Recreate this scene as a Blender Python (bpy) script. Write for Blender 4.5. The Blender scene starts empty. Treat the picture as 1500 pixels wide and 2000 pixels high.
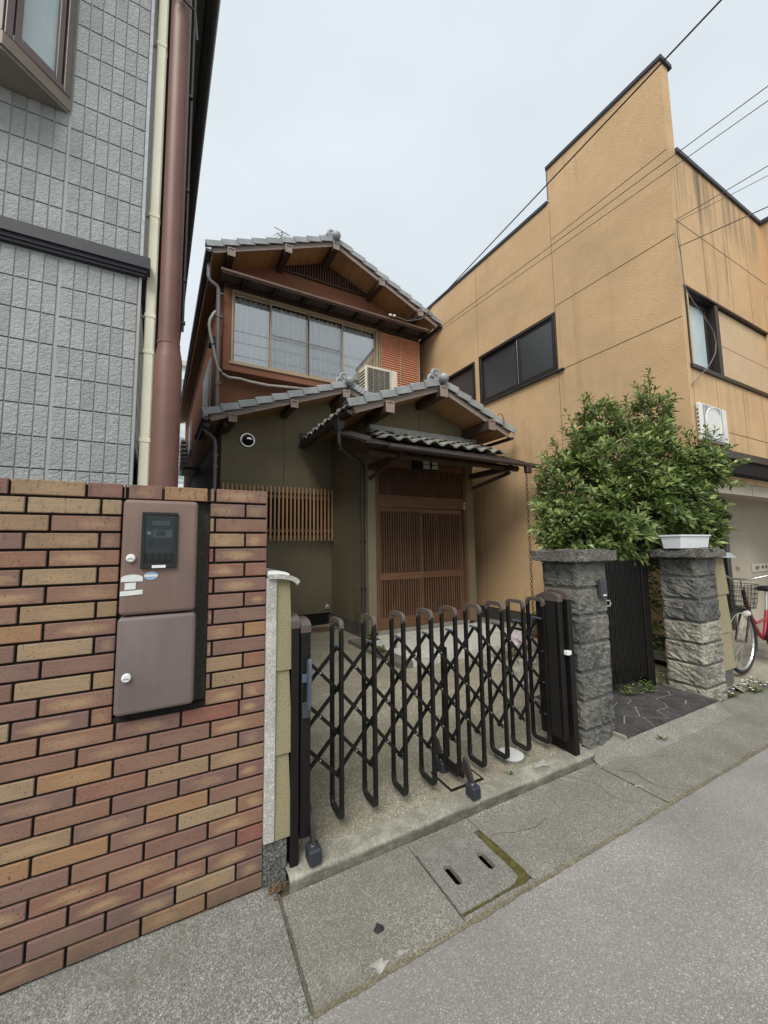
import bpy, bmesh, math, random
from mathutils import Vector, Matrix, noise
R = math.radians
random.seed(7)
scn = bpy.context.scene
col = scn.collection

# ------------------------------------------------------------------ camera
CAM_H = 1.54
yaw, pitch, roll = 0.485, 0.0925, -0.0145
fw = Vector((math.sin(yaw)*math.cos(pitch), math.cos(yaw)*math.cos(pitch), math.sin(pitch)))
rt = Vector((math.cos(yaw), -math.sin(yaw), 0)); up = rt.cross(fw)
r2 = rt*math.cos(roll)+up*math.sin(roll); u2 = -rt*math.sin(roll)+up*math.cos(roll)
cd = bpy.data.cameras.new('camera'); cam = bpy.data.objects.new('camera', cd); col.objects.link(cam)
cam.matrix_world = Matrix(((r2.x, u2.x, -fw.x, 0), (r2.y, u2.y, -fw.y, 0), (r2.z, u2.z, -fw.z, CAM_H), (0, 0, 0, 1)))
cd.sensor_fit = 'HORIZONTAL'; cd.sensor_width = 36; cd.lens = 36*752/1500
cd.clip_start = 0.05; cd.clip_end = 3000
scn.camera = cam

# ------------------------------------------------------------------ overcast sky, soft sun, exposure
SUN_EL, SUN_AZ = R(50), R(222)          # azimuth clockwise from +Y (behind the camera, to its left)
w = bpy.data.worlds.new('World'); scn.world = w; w.use_nodes = True
nt = w.node_tree; nt.nodes.clear()
o_ = nt.nodes.new('ShaderNodeOutputWorld'); bg = nt.nodes.new('ShaderNodeBackground')
sk = nt.nodes.new('ShaderNodeTexSky'); sk.sky_type = 'NISHITA'; sk.sun_disc = False
sk.sun_elevation = SUN_EL; sk.sun_rotation = SUN_AZ; sk.dust_density = 4; sk.air_density = 1.0
tc = nt.nodes.new('ShaderNodeTexCoord'); mp = nt.nodes.new('ShaderNodeMapping'); mp.inputs['Scale'].default_value = (1, 1, 2.2)
ns = nt.nodes.new('ShaderNodeTexNoise'); ns.inputs['Scale'].default_value = 2.3; ns.inputs['Detail'].default_value = 5; ns.inputs['Roughness'].default_value = .5
rp = nt.nodes.new('ShaderNodeValToRGB')
rp.color_ramp.elements[0].position = .3; rp.color_ramp.elements[0].color = (.70, .77, .815, 1)
rp.color_ramp.elements[1].position = .72; rp.color_ramp.elements[1].color = (.79, .862, .908, 1)
sc = nt.nodes.new('ShaderNodeVectorMath'); sc.operation = 'SCALE'; sc.inputs['Scale'].default_value = 10.0
mx = nt.nodes.new('ShaderNodeMix'); mx.data_type = 'RGBA'; mx.inputs[0].default_value = .93
L_ = nt.links.new
L_(tc.outputs['Generated'], mp.inputs[0]); L_(mp.outputs[0], ns.inputs['Vector']); L_(ns.outputs[0], rp.inputs[0])
L_(rp.outputs[0], sc.inputs[0]); L_(sk.outputs[0], mx.inputs[6]); L_(sc.outputs[0], mx.inputs[7])
L_(mx.outputs[2], bg.inputs[0]); bg.inputs[1].default_value = .05; L_(bg.outputs[0], o_.inputs[0])
sl = bpy.data.lights.new('sun', 'SUN'); sl.energy = 1.5; sl.angle = R(32); sl.color = (1, .96, .9)
so = bpy.data.objects.new('sun', sl); col.objects.link(so)
sd = Vector((math.sin(SUN_AZ)*math.cos(SUN_EL), math.cos(SUN_AZ)*math.cos(SUN_EL), math.sin(SUN_EL)))
so.rotation_euler = sd.to_track_quat('Z', 'Y').to_euler()
vs = scn.view_settings; vs.view_transform = 'Standard'; vs.look = 'None'; vs.gamma = 1; vs.use_curve_mapping = False
vs.exposure = 1.12

# ------------------------------------------------------------------ helpers
K, V0 = .05, 5.58
def S(u, v, z): return (u-K*(v-V0), v, z)      # the lots run back at a slight angle to the street
def tag(o, label=None, cat=None, group=None, kind=None):
    if label: o['label'] = label
    if cat: o['category'] = cat
    if group: o['group'] = group
    if kind: o['kind'] = kind
    return o
def wm(o):
    m = o.matrix_basis.copy()
    if o.parent: m = wm(o.parent) @ o.matrix_parent_inverse @ m
    return m
def setpar(o, p):
    if p is not None:
        o.parent = p; o.matrix_parent_inverse = wm(p).inverted()
def empty(name, loc, label, cat, group=None):
    o = bpy.data.objects.new(name, None); o.location = loc; o.empty_display_size = .1; col.objects.link(o)
    return tag(o, label, cat, group)
def inst(name, me, loc, parent=None, rot=None):
    o = bpy.data.objects.new(name, me); o.location = loc
    if rot is not None: o.rotation_euler = rot
    col.objects.link(o); setpar(o, parent); return o
class MB:
    def __init__(s, xf=None): s.v = []; s.f = []; s.xf = xf; s.t = []
    def add(s, vs, fs):
        b = len(s.v)
        s.v += [tuple(s.xf(*p)) if s.xf else tuple(p) for p in vs]
        s.f += [tuple(i+b for i in f) for f in fs]; return s
    def box(s, x0, x1, y0, y1, z0, z1):
        return s.add([(x, y, z) for z in (z0, z1) for y in (y0, y1) for x in (x0, x1)],
                     [(0, 2, 3, 1), (4, 5, 7, 6), (0, 1, 5, 4), (2, 6, 7, 3), (0, 4, 6, 2), (1, 3, 7, 5)])
    def cbox(s, x0, x1, y0, y1, z0, z1, c=.004):
        vs = []; ix = {}
        X = ((x0, y0, z0), (x1, y1, z1))
        for i in range(8):
            sg = (i & 1, i >> 1 & 1, i >> 2 & 1)
            for a in range(3):
                p = [X[sg[k]][k] + (0 if k == a else (c if sg[k] == 0 else -c)) for k in range(3)]
                ix[(sg, a)] = len(vs); vs.append(p)
        fs = []
        for a in range(3):
            b, d = [k for k in range(3) if k != a]
            for sv in (0, 1):
                q = []
                for (p, r) in ((0, 0), (1, 0), (1, 1), (0, 1)):
                    g = [0, 0, 0]; g[a] = sv; g[b] = p; g[d] = r; q.append(ix[(tuple(g), a)])
                fs.append(q)
        for d in range(3):
            a, b = [k for k in range(3) if k != d]
            for sa in (0, 1):
                for sb in (0, 1):
                    g0 = [0, 0, 0]; g0[a] = sa; g0[b] = sb; g1 = list(g0); g1[d] = 1
                    g0, g1 = tuple(g0), tuple(g1)
                    fs.append((ix[(g0, a)], ix[(g1, a)], ix[(g1, b)], ix[(g0, b)]))
        for i in range(8):
            sg = (i & 1, i >> 1 & 1, i >> 2 & 1); fs.append((ix[(sg, 0)], ix[(sg, 1)], ix[(sg, 2)]))
        return s.add(vs, fs)
    def prism(s, poly, vec):
        n = len(poly); p = [Vector(q) for q in poly]; vec = Vector(vec)
        return s.add([tuple(q) for q in p]+[tuple(q+vec) for q in p],
                     [tuple(range(n)), tuple(range(2*n-1, n-1, -1))]+[(i, (i+1) % n, n+(i+1) % n, n+i) for i in range(n)])
    def tube(s, pts, r, n=8, closed=False):
        P = [Vector(p) for p in pts]; m = len(P); rs = r if isinstance(r, (list, tuple)) else [r]*m
        vs = []; prev = None
        for i in range(m):
            if closed: t = (P[(i+1) % m]-P[i-1]).normalized()
            else: t = (P[min(i+1, m-1)]-P[max(i-1, 0)]).normalized()
            if prev is None:
                a = Vector((0, 0, 1)) if abs(t.z) < .9 else Vector((1, 0, 0)); e = (a-t*a.dot(t)).normalized()
            else: e = (prev-t*prev.dot(t)).normalized()
            prev = e; f = t.cross(e)
            for k in range(n):
                an = 2*math.pi*k/n; vs.append(tuple(P[i]+(e*math.cos(an)+f*math.sin(an))*rs[i]))
        fs = []
        for i in range(m if closed else m-1):
            j = (i+1) % m
            for k in range(n): fs.append((i*n+k, i*n+(k+1) % n, j*n+(k+1) % n, j*n+k))
        if not closed: fs += [tuple(range(n-1, -1, -1)), tuple((m-1)*n+k for k in range(n))]
        return s.add(vs, fs)
    def lathe(s, prof, c, axis='z', n=16):
        vs = []; fs = []; m = len(prof)
        for (r, h) in prof:
            for k in range(n):
                a = 2*math.pi*k/n; x, y = r*math.cos(a), r*math.sin(a)
                p = {'z': (x, y, h), 'y': (x, h, y), 'x': (h, x, y)}[axis]
                vs.append((c[0]+p[0], c[1]+p[1], c[2]+p[2]))
        for i in range(m-1):
            for k in range(n): fs.append((i*n+k, i*n+(k+1) % n, (i+1)*n+(k+1) % n, (i+1)*n+k))
        fs += [tuple(range(n)), tuple((m-1)*n+k for k in range(n))]
        return s.add(vs, fs)
    def mesh(s, name, mat, smooth=False, norm=True):
        me = bpy.data.meshes.new(name); me.from_pydata(s.v, [], s.f)
        if norm:
            bm = bmesh.new(); bm.from_mesh(me); bmesh.ops.recalc_face_normals(bm, faces=bm.faces); bm.to_mesh(me); bm.free()
        me.materials.append(mat)
        if smooth:
            for p in me.polygons: p.use_smooth = True
        if s.t:
            a = me.attributes.new('tint', 'FLOAT', 'POINT'); a.data.foreach_set('value', s.t)
        return me
    def build(s, name, mat, parent=None, smooth=False, norm=True):
        o = bpy.data.objects.new(name, s.mesh(name, mat, smooth, norm)); col.objects.link(o); setpar(o, parent); return o
def sm(o, ang=40):
    me = o.data
    for p in me.polygons: p.use_smooth = True
    try: me.set_sharp_from_angle(angle=R(ang))
    except Exception: pass
    return o
def H(h):
    h = h.lstrip('#'); r = []
    for i in (0, 2, 4):
        c = int(h[i:i+2], 16)/255; r.append(c/12.92 if c <= .04045 else ((c+.055)/1.055)**2.4)
    return tuple(r)

# ------------------------------------------------------------------ materials
class M:
    def __init__(s, name):
        s.m = bpy.data.materials.new(name); s.m.use_nodes = True; s.t = s.m.node_tree; s.t.nodes.clear()
        s.out = s.n('OutputMaterial'); s.b = s.n('BsdfPrincipled'); s.l(s.b.outputs[0], s.out.inputs[0])
        s.g = s.n('NewGeometry'); s.pos = s.g.outputs['Position']
        s.b.inputs['Specular IOR Level'].default_value = .3
    def n(s, t): return s.t.nodes.new('ShaderNode'+t)
    def l(s, a, b): s.t.links.new(a, b)
    def objco(s): s.pos = s.n('TexCoord').outputs['Object']
    def mapv(s, scale, vec=None):
        m = s.n('Mapping'); m.inputs['Scale'].default_value = scale if isinstance(scale, tuple) else (scale,)*3
        s.l(vec or s.pos, m.inputs[0]); return m.outputs[0]
    def noise(s, scale, detail=3, rough=.55, w=None, dist=0):
        n = s.n('TexNoise'); n.inputs['Scale'].default_value = 1; n.inputs['Detail'].default_value = detail
        n.inputs['Roughness'].default_value = rough; n.inputs['Distortion'].default_value = dist
        s.l(s.mapv(scale), n.inputs['Vector'])
        if w is not None: n.noise_dimensions = '4D'; s.l(w, n.inputs['W'])
        return n.outputs[0]
    def voro(s, scale, feat='F1', out='Color'):
        n = s.n('TexVoronoi'); n.feature = feat; n.inputs['Scale'].default_value = 1
        s.l(s.mapv(scale), n.inputs['Vector']); return n.outputs[out]
    def ramp(s, fac, stops, const=False):
        r = s.n('ValToRGB'); e = r.color_ramp.elements
        if const: r.color_ramp.interpolation = 'CONSTANT'
        while len(e) < len(stops): e.new(.5)
        for i, (p, c) in enumerate(stops):
            e[i].position = p; e[i].color = (c, c, c, 1) if isinstance(c, (int, float)) else tuple(c)+(1,)
        s.l(fac, r.inputs[0]); return r.outputs[0]
    def mix(s, fac, a, b, mode='MIX'):
        m = s.n('Mix'); m.data_type = 'RGBA'; m.blend_type = mode
        for k, x in ((0, fac), (6, a), (7, b)):
            if isinstance(x, (int, float)): m.inputs[k].default_value = x if k == 0 else (x, x, x, 1)
            elif isinstance(x, tuple): m.inputs[k].default_value = x+(1,)
            else: s.l(x, m.inputs[k])
        return m.outputs[2]
    def math(s, op, a, b=0.):
        m = s.n('Math'); m.operation = op
        for k, x in ((0, a), (1, b)):
            if isinstance(x, (int, float)): m.inputs[k].default_value = x
            else: s.l(x, m.inputs[k])
        return m.outputs[0]
    def sep(s, k, vec=None):
        n = s.n('SeparateXYZ'); s.l(vec or s.pos, n.inputs[0]); return n.outputs[k]
    def rnd(s): return s.n('ObjectInfo').outputs['Random']
    def attr(s, name):
        a = s.n('Attribute'); a.attribute_name = name; return a.outputs['Fac']
    def bump(s, h, strength=.5, dist=.01):
        b = s.n('Bump'); b.inputs['Strength'].default_value = strength; b.inputs['Distance'].default_value = dist
        s.l(h, b.inputs['Height'])
        if s.b.inputs['Normal'].links: s.l(s.b.inputs['Normal'].links[0].from_socket, b.inputs['Normal'])
        s.l(b.outputs[0], s.b.inputs['Normal'])
    def fin(s, color=None, rough=.8, metal=0, spec=None):
        if color is not None:
            if isinstance(color, tuple): s.b.inputs['Base Color'].default_value = color+(1,)
            else: s.l(color, s.b.inputs['Base Color'])
        if isinstance(rough, (int, float)): s.b.inputs['Roughness'].default_value = rough
        else: s.l(rough, s.b.inputs['Roughness'])
        s.b.inputs['Metallic'].default_value = metal
        if spec is not None: s.b.inputs['Specular IOR Level'].default_value = spec
        return s.m
def sh(c, k): return tuple(min(1, x*k) for x in c)
def simple(name, c, rough=.6, metal=0, var=.15, scale=6, bump=0, bscale=80, spec=.3, dirt=0):
    m = M(name); n = m.noise(scale, 4)
    cc = m.mix(m.ramp(n, [(.3, 0), (.7, 1)]), sh(c, 1-var), sh(c, 1+var))
    if dirt: cc = m.mix(m.math('MULTIPLY', m.ramp(m.noise(scale*.35, 5, .65), [(.45, 0), (.75, 1)]), dirt), cc, sh(c, .35))
    if bump: m.bump(m.noise(bscale, 4), bump, .004)
    return m.fin(cc, rough, metal, spec)
def wood(name, c, axis, rough=.6, var=.35, fine=60, bump=.2):
    m = M(name); sc_ = [fine]*3; sc_[axis] = fine*.05
    r = m.math('MULTIPLY', m.rnd(), 20)
    n = m.noise(tuple(sc_), 5, .6, w=r)
    s2 = [fine*.18]*3; s2[axis] = fine*.015
    n2 = m.noise(tuple(s2), 3, .5, w=r)
    cc = m.mix(m.ramp(n, [(.3, 0), (.7, 1)]), sh(c, 1-var), sh(c, 1+var*.7))
    cc = m.mix(m.math('MULTIPLY', m.ramp(n2, [(.35, 0), (.7, 1)]), .4), cc, sh(c, .6))
    rv = m.math('MULTIPLY_ADD', m.rnd(), .3); rv.node.inputs[2].default_value = .85
    cc = m.mix(1.0, cc, rv, 'MULTIPLY')
    m.bump(n, bump, .003); return m.fin(cc, rough)
def stucco(name, c, amp=.5, scale=70, var=.1, streak=0, dist=.006, rough=.9, low=0):
    m = M(name); big = m.noise(1.3, 4, .6); mid = m.noise(9, 4)
    cc = m.mix(m.ramp(big, [(.3, 0), (.7, 1)]), sh(c, 1-var), sh(c, 1+var))
    cc = m.mix(m.math('MULTIPLY', m.ramp(mid, [(.4, 0), (.75, 1)]), .25), cc, sh(c, .78))
    if streak:
        if streak > .9:                         # rain streaks run down from the coping
            z = m.sep(2); tp = m.math('MULTIPLY', m.ramp(m.noise((9, 9, .25), 5, .7), [(.42, 0), (.66, 1)]), m.ramp(m.math('SUBTRACT', 7.0, z), [(.0, 1), (.35, .9), (1.0, 0)]))
            tp.node.inputs[1].links[0].from_node.color_ramp.elements[1].position = .6
            cc = m.mix(m.math('MULTIPLY', tp, .75), cc, sh((c[0]*.75, c[1]*.85, c[2]), .42))
        st = m.noise((7, 7, .35), 5, .65); st2 = m.noise((.8, .8, .5), 2)
        f = m.math('MULTIPLY', m.ramp(st, [(.5, 0), (.72, 1)]), m.ramp(st2, [(.42, 0), (.62, 1)]))
        cc = m.mix(m.math('MULTIPLY', f, streak), cc, sh((c[0]*.8, c[1]*.9, c[2]), .45))
    if low:                                     # splash dirt near the foot of the wall
        z = m.sep(2); f = m.math('MULTIPLY', m.ramp(z, [(.1, 1), (.75, 0)]), m.ramp(m.noise(5, 5, .65), [(.3, .1), (.7, 1)]))
        cc = m.mix(m.math('MULTIPLY', f, low), cc, (.06, .055, .045))
    n = m.noise(scale, 5, .6); m.bump(n, amp, dist)
    return m.fin(cc, rough, spec=.2)
def glass(name, tint=(.9, .95, .95), refl=1.0, rough=.0):
    m = bpy.data.materials.new(name); m.use_nodes = True; t = m.node_tree; t.nodes.clear()
    o = t.nodes.new('ShaderNodeOutputMaterial'); a = t.nodes.new('ShaderNodeBsdfTransparent'); a.inputs[0].default_value = tint+(1,)
    g = t.nodes.new('ShaderNodeBsdfGlossy'); g.inputs['Roughness'].default_value = rough
    fr = t.nodes.new('ShaderNodeFresnel'); fr.inputs[0].default_value = 1.5
    mu = t.nodes.new('ShaderNodeMath'); mu.operation = 'MULTIPLY'; mu.inputs[1].default_value = refl*2; mu.use_clamp = True
    mx = t.nodes.new('ShaderNodeMixShader')
    t.links.new(fr.outputs[0], mu.inputs[0]); t.links.new(mu.outputs[0], mx.inputs[0]); t.links.new(a.outputs[0], mx.inputs[1]); t.links.new(g.outputs[0], mx.inputs[2]); t.links.new(mx.outputs[0], o.inputs[0])
    return m

# ground materials
def mk_asphalt():
    m = M('worn_asphalt'); v = m.voro(250); s = m.sep(0, v)
    g = m.ramp(s, [(0, (.185, .176, .162)), (.5, (.25, .238, .218)), (.84, (.295, .282, .258)), (.95, (.37, .355, .325)), (1, (.54, .52, .475))])
    b = m.ramp(m.noise(1.1, 5, .6), [(.3, .78), (.7, 1.16)]); g = m.mix(1.0, g, b, 'MULTIPLY')
    p = m.ramp(m.noise(.35, 3), [(.4, 0), (.65, 1)]); g = m.mix(m.math('MULTIPLY', p, .3), g, (.31, .292, .262)); q = m.ramp(m.noise((.5, 2.2, 1), 4, .6), [(.42, 0), (.62, 1)]); g = m.mix(m.math('MULTIPLY', q, .3), g, (.20, .192, .182))
    m.bump(m.voro(250, out='Distance'), .4, .003); m.bump(m.noise(30, 3), .3, .006); return m.fin(g, .88)
def mk_concrete(name, c, speck=.5, stain=.5, cell=230):
    m = M(name); s = m.sep(1, m.voro(cell))
    g = m.mix(m.ramp(s, [(0, 0), (.6, .35), (.85, .6), (1, 1)]), sh(c, 1-speck), sh(c, 1+speck))
    a = m.ramp(m.noise(2.6, 6, .65), [(.35, 0), (.65, 1)]); g = m.mix(m.math('MULTIPLY', a, stain), g, sh((c[0], c[1]*.97, c[2]*.9), .5))
    a2 = m.ramp(m.noise(5.5, 5, .7, dist=.6), [(.58, 0), (.75, 1)]); g = m.mix(m.math('MULTIPLY', a2, stain*.7), g, sh(c, 1.5))
    m.bump(m.voro(cell, out='Distance'), .6, .003); m.bump(m.noise(45, 5), .35, .006); return m.fin(g, .92, spec=.2)
ASPH = mk_asphalt()
CONC = mk_concrete('pavement_concrete', (.275, .262, .23), .5, .55)
CONC_L = mk_concrete('pale_pavement_concrete', (.285, .28, .255), .6, .6)
YARD = mk_concrete('yard_concrete', (.37, .34, .265), .55, .65, 150)
def mk_kerb():
    m = M('kerb_concrete'); c = (.30, .285, .235); s = m.sep(1, m.voro(210)); g = m.mix(m.ramp(s, [(0, 0), (.7, .45), (1, 1)]), sh(c, .6), sh(c, 1.35))
    a = m.ramp(m.noise(3.2, 6, .65), [(.35, 0), (.62, 1)]); g = m.mix(m.math('MULTIPLY', a, .55), g, sh(c, .5))
    e = m.ramp(m.noise((7, 7, 3), 5, .7), [(.48, 0), (.66, 1)]); g = m.mix(m.math('MULTIPLY', e, .6), g, sh(c, 1.5))
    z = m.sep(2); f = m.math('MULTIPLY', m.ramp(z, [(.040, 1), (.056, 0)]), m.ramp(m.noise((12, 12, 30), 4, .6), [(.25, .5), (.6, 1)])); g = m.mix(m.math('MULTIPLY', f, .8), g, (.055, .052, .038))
    m.bump(m.noise(60, 5, .65), .6, .008); return m.fin(g, .93, spec=.2)
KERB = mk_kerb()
RCONC = mk_concrete('rough_concrete', (.16, .16, .15), .8, .5, 160)
WCONC = mk_concrete('white_worn_concrete', (.50, .49, .46), .25, .5, 120)
DCONC = mk_concrete('dark_damp_concrete', (.10, .095, .08), .35, .5, 160)
DRAINC = mk_concrete('drain_cover_concrete', (.27, .262, .235), .5, .5)
MOSS = simple('moss', (.085, .075, .022), .95, var=.35, scale=40, bump=.8, bscale=160)
SEAM = simple('seam_dirt', (.07, .062, .04), .95, var=.5, scale=14, bump=.4)
TAR = simple('tar_patch', (.03, .032, .035), .55, var=.3, scale=60, bump=.4, bscale=200)
PATCH = simple('cement_patch', (.34, .33, .295), .95, var=.35, scale=25, bump=.6, bscale=90)
# brick
def mk_brick():
    m = M('flashed_brick'); m.objco(); r = m.rnd(); w_ = m.math('MULTIPLY', r, 57)
    pal = ['#7f6256', '#846657', '#958066', '#785d54', '#846151', '#7b5c52', '#968268', '#796057', '#876856', '#82564b', '#8c745c', '#7b5f54', '#816355', '#957456', '#755c56', '#866654', '#8f785e', '#7d6258']
    base = m.ramp(m.math('FRACT', m.math('MULTIPLY', r, 7.31)), [(i/len(pal), H(c)) for i, c in enumerate(pal)], True)
    gen = m.n('TexCoord').outputs['Generated']; r2_ = m.math('FRACT', m.math('MULTIPLY', r, 91.3))
    dx = m.math('DIVIDE', m.math('SUBTRACT', m.math('SUBTRACT', m.sep(0, gen), .36), m.math('MULTIPLY', r2_, .3)), .40); dz = m.math('DIVIDE', m.math('SUBTRACT', m.sep(2, gen), .46), .44)
    dd = m.math('SQRT', m.math('ADD', m.math('MULTIPLY', dx, dx), m.math('MULTIPLY', dz, dz)))
    dd = m.math('ADD', dd, m.math('MULTIPLY', m.math('SUBTRACT', m.noise((16, 16, 40), 4, .55, w=w_), .5), 1.5))
    on = m.ramp(m.math('FRACT', m.math('MULTIPLY', r, 31.7)), [(0, .12), (.4, .8), (.75, .45)], True)
    c = m.mix(m.math('MULTIPLY', m.ramp(dd, [(.25, 1), (1.0, 0)]), on), base, H('#a68a6a'))
    st = m.noise((14, 14, 130), 4, .6, w=w_); c = m.mix(m.math('MULTIPLY', m.ramp(st, [(.35, 1), (.6, 0)]), .14), c, sh(H('#5a4038'), .9))
    dk = m.noise((3, 3, 8), 3, .5, w=m.math('ADD', w_, 9.)); c = m.mix(m.math('MULTIPLY', m.ramp(dk, [(.5, 0), (.75, 1)]), .22), c, H('#64504a'))
    dots = m.noise((170, 170, 110), 2, .5, w=w_); c = m.mix(m.ramp(dots, [(.62, 0), (.72, .9)]), c, (.03, .022, .018))
    z = m.sep(2, m.g.outputs['Position'])                    # grime splashed on the lowest courses and along the top
    f = m.math('MULTIPLY', m.ramp(z, [(.02, 1), (.2, 0)]), m.ramp(m.noise(9, 4, .6, w=w_), [(.3, .25), (.7, 1)])); c = m.mix(m.math('MULTIPLY', f, .8), c, (.085, .068, .055))
    f = m.math('MULTIPLY', m.ramp(m.math('SUBTRACT', 1.9, z), [(.07, 1), (.6, 0)]), m.ramp(m.noise((70, 70, 25), 4, .65, w=w_), [(.54, 0), (.68, 1)])); c = m.mix(m.math('MULTIPLY', f, .75), c, (.05, .04, .03))
    m.bump(m.noise((50, 50, 150), 4, .6, w=w_), .5, .003); m.bump(dots, -.25, .002); return m.fin(c, .75, spec=.3)
BRICK = mk_brick()
MORTAR = simple('dark_mortar', (.013, .011, .010), .95, var=.3, scale=30, bump=.5)
# grey siding
def mk_siding():
    m = M('grey_stone_siding'); m.objco(); r = m.rnd(); w_ = m.math('MULTIPLY', r, 40)
    n = m.noise((52, 52, 62), 4, .6, w=w_, dist=.8); g = m.noise(4, 3, .5, w=w_)
    c = m.mix(m.ramp(g, [(.3, 0), (.7, 1)]), (.30, .315, .31), (.38, .395, .39))
    c = m.mix(m.math('MULTIPLY', m.ramp(n, [(.3, 1), (.5, 0)]), .3), c, (.19, .20, .20))
    rv = m.math('MULTIPLY_ADD', m.rnd(), .16); rv.node.inputs[2].default_value = .92; c = m.mix(1.0, c, rv, 'MULTIPLY')
    m.bump(m.ramp(n, [(.35, 0), (.62, 1)]), .65, .007); return m.fin(c, .72, spec=.35)
SIDING = mk_siding()
GROOVE = simple('siding_groove', (.36, .37, .36), .8, var=.06)
GROOVE_D = simple('siding_groove_dark', (.06, .07, .08), .8, var=.1)
BELT = simple('black_belt_trim', (.035, .037, .045), .55, var=.12, spec=.4, dirt=.2)
IVORY = simple('ivory_plastic', H('#d9d6c0'), .5, var=.05, dirt=.15)
POLE = simple('brown_painted_steel', H('#6c4c42'), .5, var=.12, scale=3, spec=.4, dirt=.25)
BRONZE = simple('bronze_aluminium', H('#6c605c'), .42, metal=.2, var=.08, spec=.5)
BRONZE_L = simple('bronze_sill', H('#85796f'), .5, metal=.1, var=.08)
DARKSOFF = simple('dark_soffit', (.055, .052, .045), .8, var=.1)
BLK = simple('black_plastic', (.012, .012, .013), .5, var=.2, spec=.4)
BLKM = simple('dark_bronze_metal', (.0065, .0055, .0052), .45, metal=0, var=.3, spec=.35)
BROWNCAP = simple('brown_plastic_cap', (.10, .078, .07), .45, var=.15, spec=.45)
BLUEG = simple('blue_grey_plastic', (.075, .095, .125), .4, var=.15)
STEEL = simple('bright_steel', (.6, .6, .58), .3, metal=.9, var=.1)
CHROME = simple('chrome', (.75, .75, .74), .12, metal=1, var=.04)
RUSTBOX = simple('cabinet_rusty_brown', H('#7f6158'), .5, var=.1, scale=4, spec=.4)
def mk_cab(name, c, c2):
    m = M(name); n = m.noise(5, 4); cc = m.mix(m.ramp(n, [(.3, 0), (.7, 1)]), c, c2)
    st = m.noise((22, 22, 1.6), 4, .6); cc = m.mix(m.math('MULTIPLY', m.ramp(st, [(.56, 0), (.74, 1)]), .22), cc, H('#86756a'))
    st = m.noise((16, 16, 1.1), 3, .6); cc = m.mix(m.math('MULTIPLY', m.ramp(st, [(.56, 0), (.76, 1)]), .25), cc, H('#52443f'))
    dots = m.noise(260, 2); cc = m.mix(m.ramp(dots, [(.72, 0), (.78, .6)]), cc, H('#a99a88'))
    m.bump(m.noise(160, 3), .08, .002); return m.fin(cc, m.ramp(n, [(.3, .38), (.7, .6)]), spec=.45)
CAB_A = mk_cab('cabinet_paint_brown', H('#6d5b54'), H('#755f55')); CAB_B = mk_cab('cabinet_paint_mauve', H('#685c59'), H('#716562'))
WHITE = simple('white_plastic', H('#dcdcd8'), .45, var=.05, dirt=.12)
STICKER = simple('faded_sticker', H('#cfd2cf'), .6, var=.08, scale=40); STICKB = simple('blue_sticker', H('#8ba3bd'), .6, var=.12, scale=60)
# stucco and stone
ORANGE = stucco('orange_stucco', (.595, .405, .23), .85, 75, .09, streak=.35, dist=.012)
ORANGE_F = stucco('orange_stucco_streaked', (.595, .405, .23), .85, 75, .09, streak=1.0, dist=.012)
OLIVE = stucco('olive_stucco', (.198, .166, .108), .25, 120, .12, streak=.18, dist=.004, low=.5)
OLIVE_W = stucco('olive_wall_boards', (.31, .27, .165), .8, 150, .1, streak=.25, dist=.008)
RUST = stucco('rust_brown_stucco', (.205, .092, .056), .25, 100, .08, streak=.15, dist=.004)
BEIGE = stucco('beige_stucco', (.44, .39, .31), .4, 90, .06, dist=.006)
PANELB = simple('beige_panel', H('#c2a98a'), .7, var=.05)
APT = simple('white_apartment_wall', (.74, .76, .78), .8, var=.04, scale=1)
def mk_stone(name, a, b, lich):
    m = M(name); n = m.noise(7, 6, .65); c = m.mix(m.ramp(n, [(.35, 0), (.65, 1)]), a, b)
    s = m.noise(55, 5, .7); c = m.mix(m.ramp(s, [(.5, 0), (.7, .55)]), c, sh(b, 1.5)); c = m.mix(m.ramp(s, [(.3, .6), (.45, 0)]), c, sh(a, .4))
    k = m.noise(2.2, 4, .6); c = m.mix(m.math('MULTIPLY', m.ramp(k, [(.45, 0), (.6, 1)]), lich), c, (.36, .345, .28))
    z = m.sep(2); c = m.mix(m.math('MULTIPLY', m.ramp(m.noise((9, 9, 3), 5, .7), [(.48, 0), (.66, 1)]), .4), c, (.045, .047, .05))
    m.bump(m.noise(30, 8, .72), 1.0, .035); return m.fin(c, .92, spec=.2)
STONE_A = mk_stone('dark_split_stone', (.075, .077, .077), (.215, .21, .195), .35)
STONE_B = mk_stone('pale_split_stone', (.22, .215, .185), (.52, .485, .39), 1.0)
CAPST = mk_concrete('cap_stone', (.19, .185, .165), .8, .6, 120)
SLATE = mk_stone('dark_slate', (.065, .06, .06), (.12, .11, .11), .0)
GROUT = simple('pale_grout', (.24, .22, .18), .95, var=.3, scale=20, bump=.4)
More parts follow.
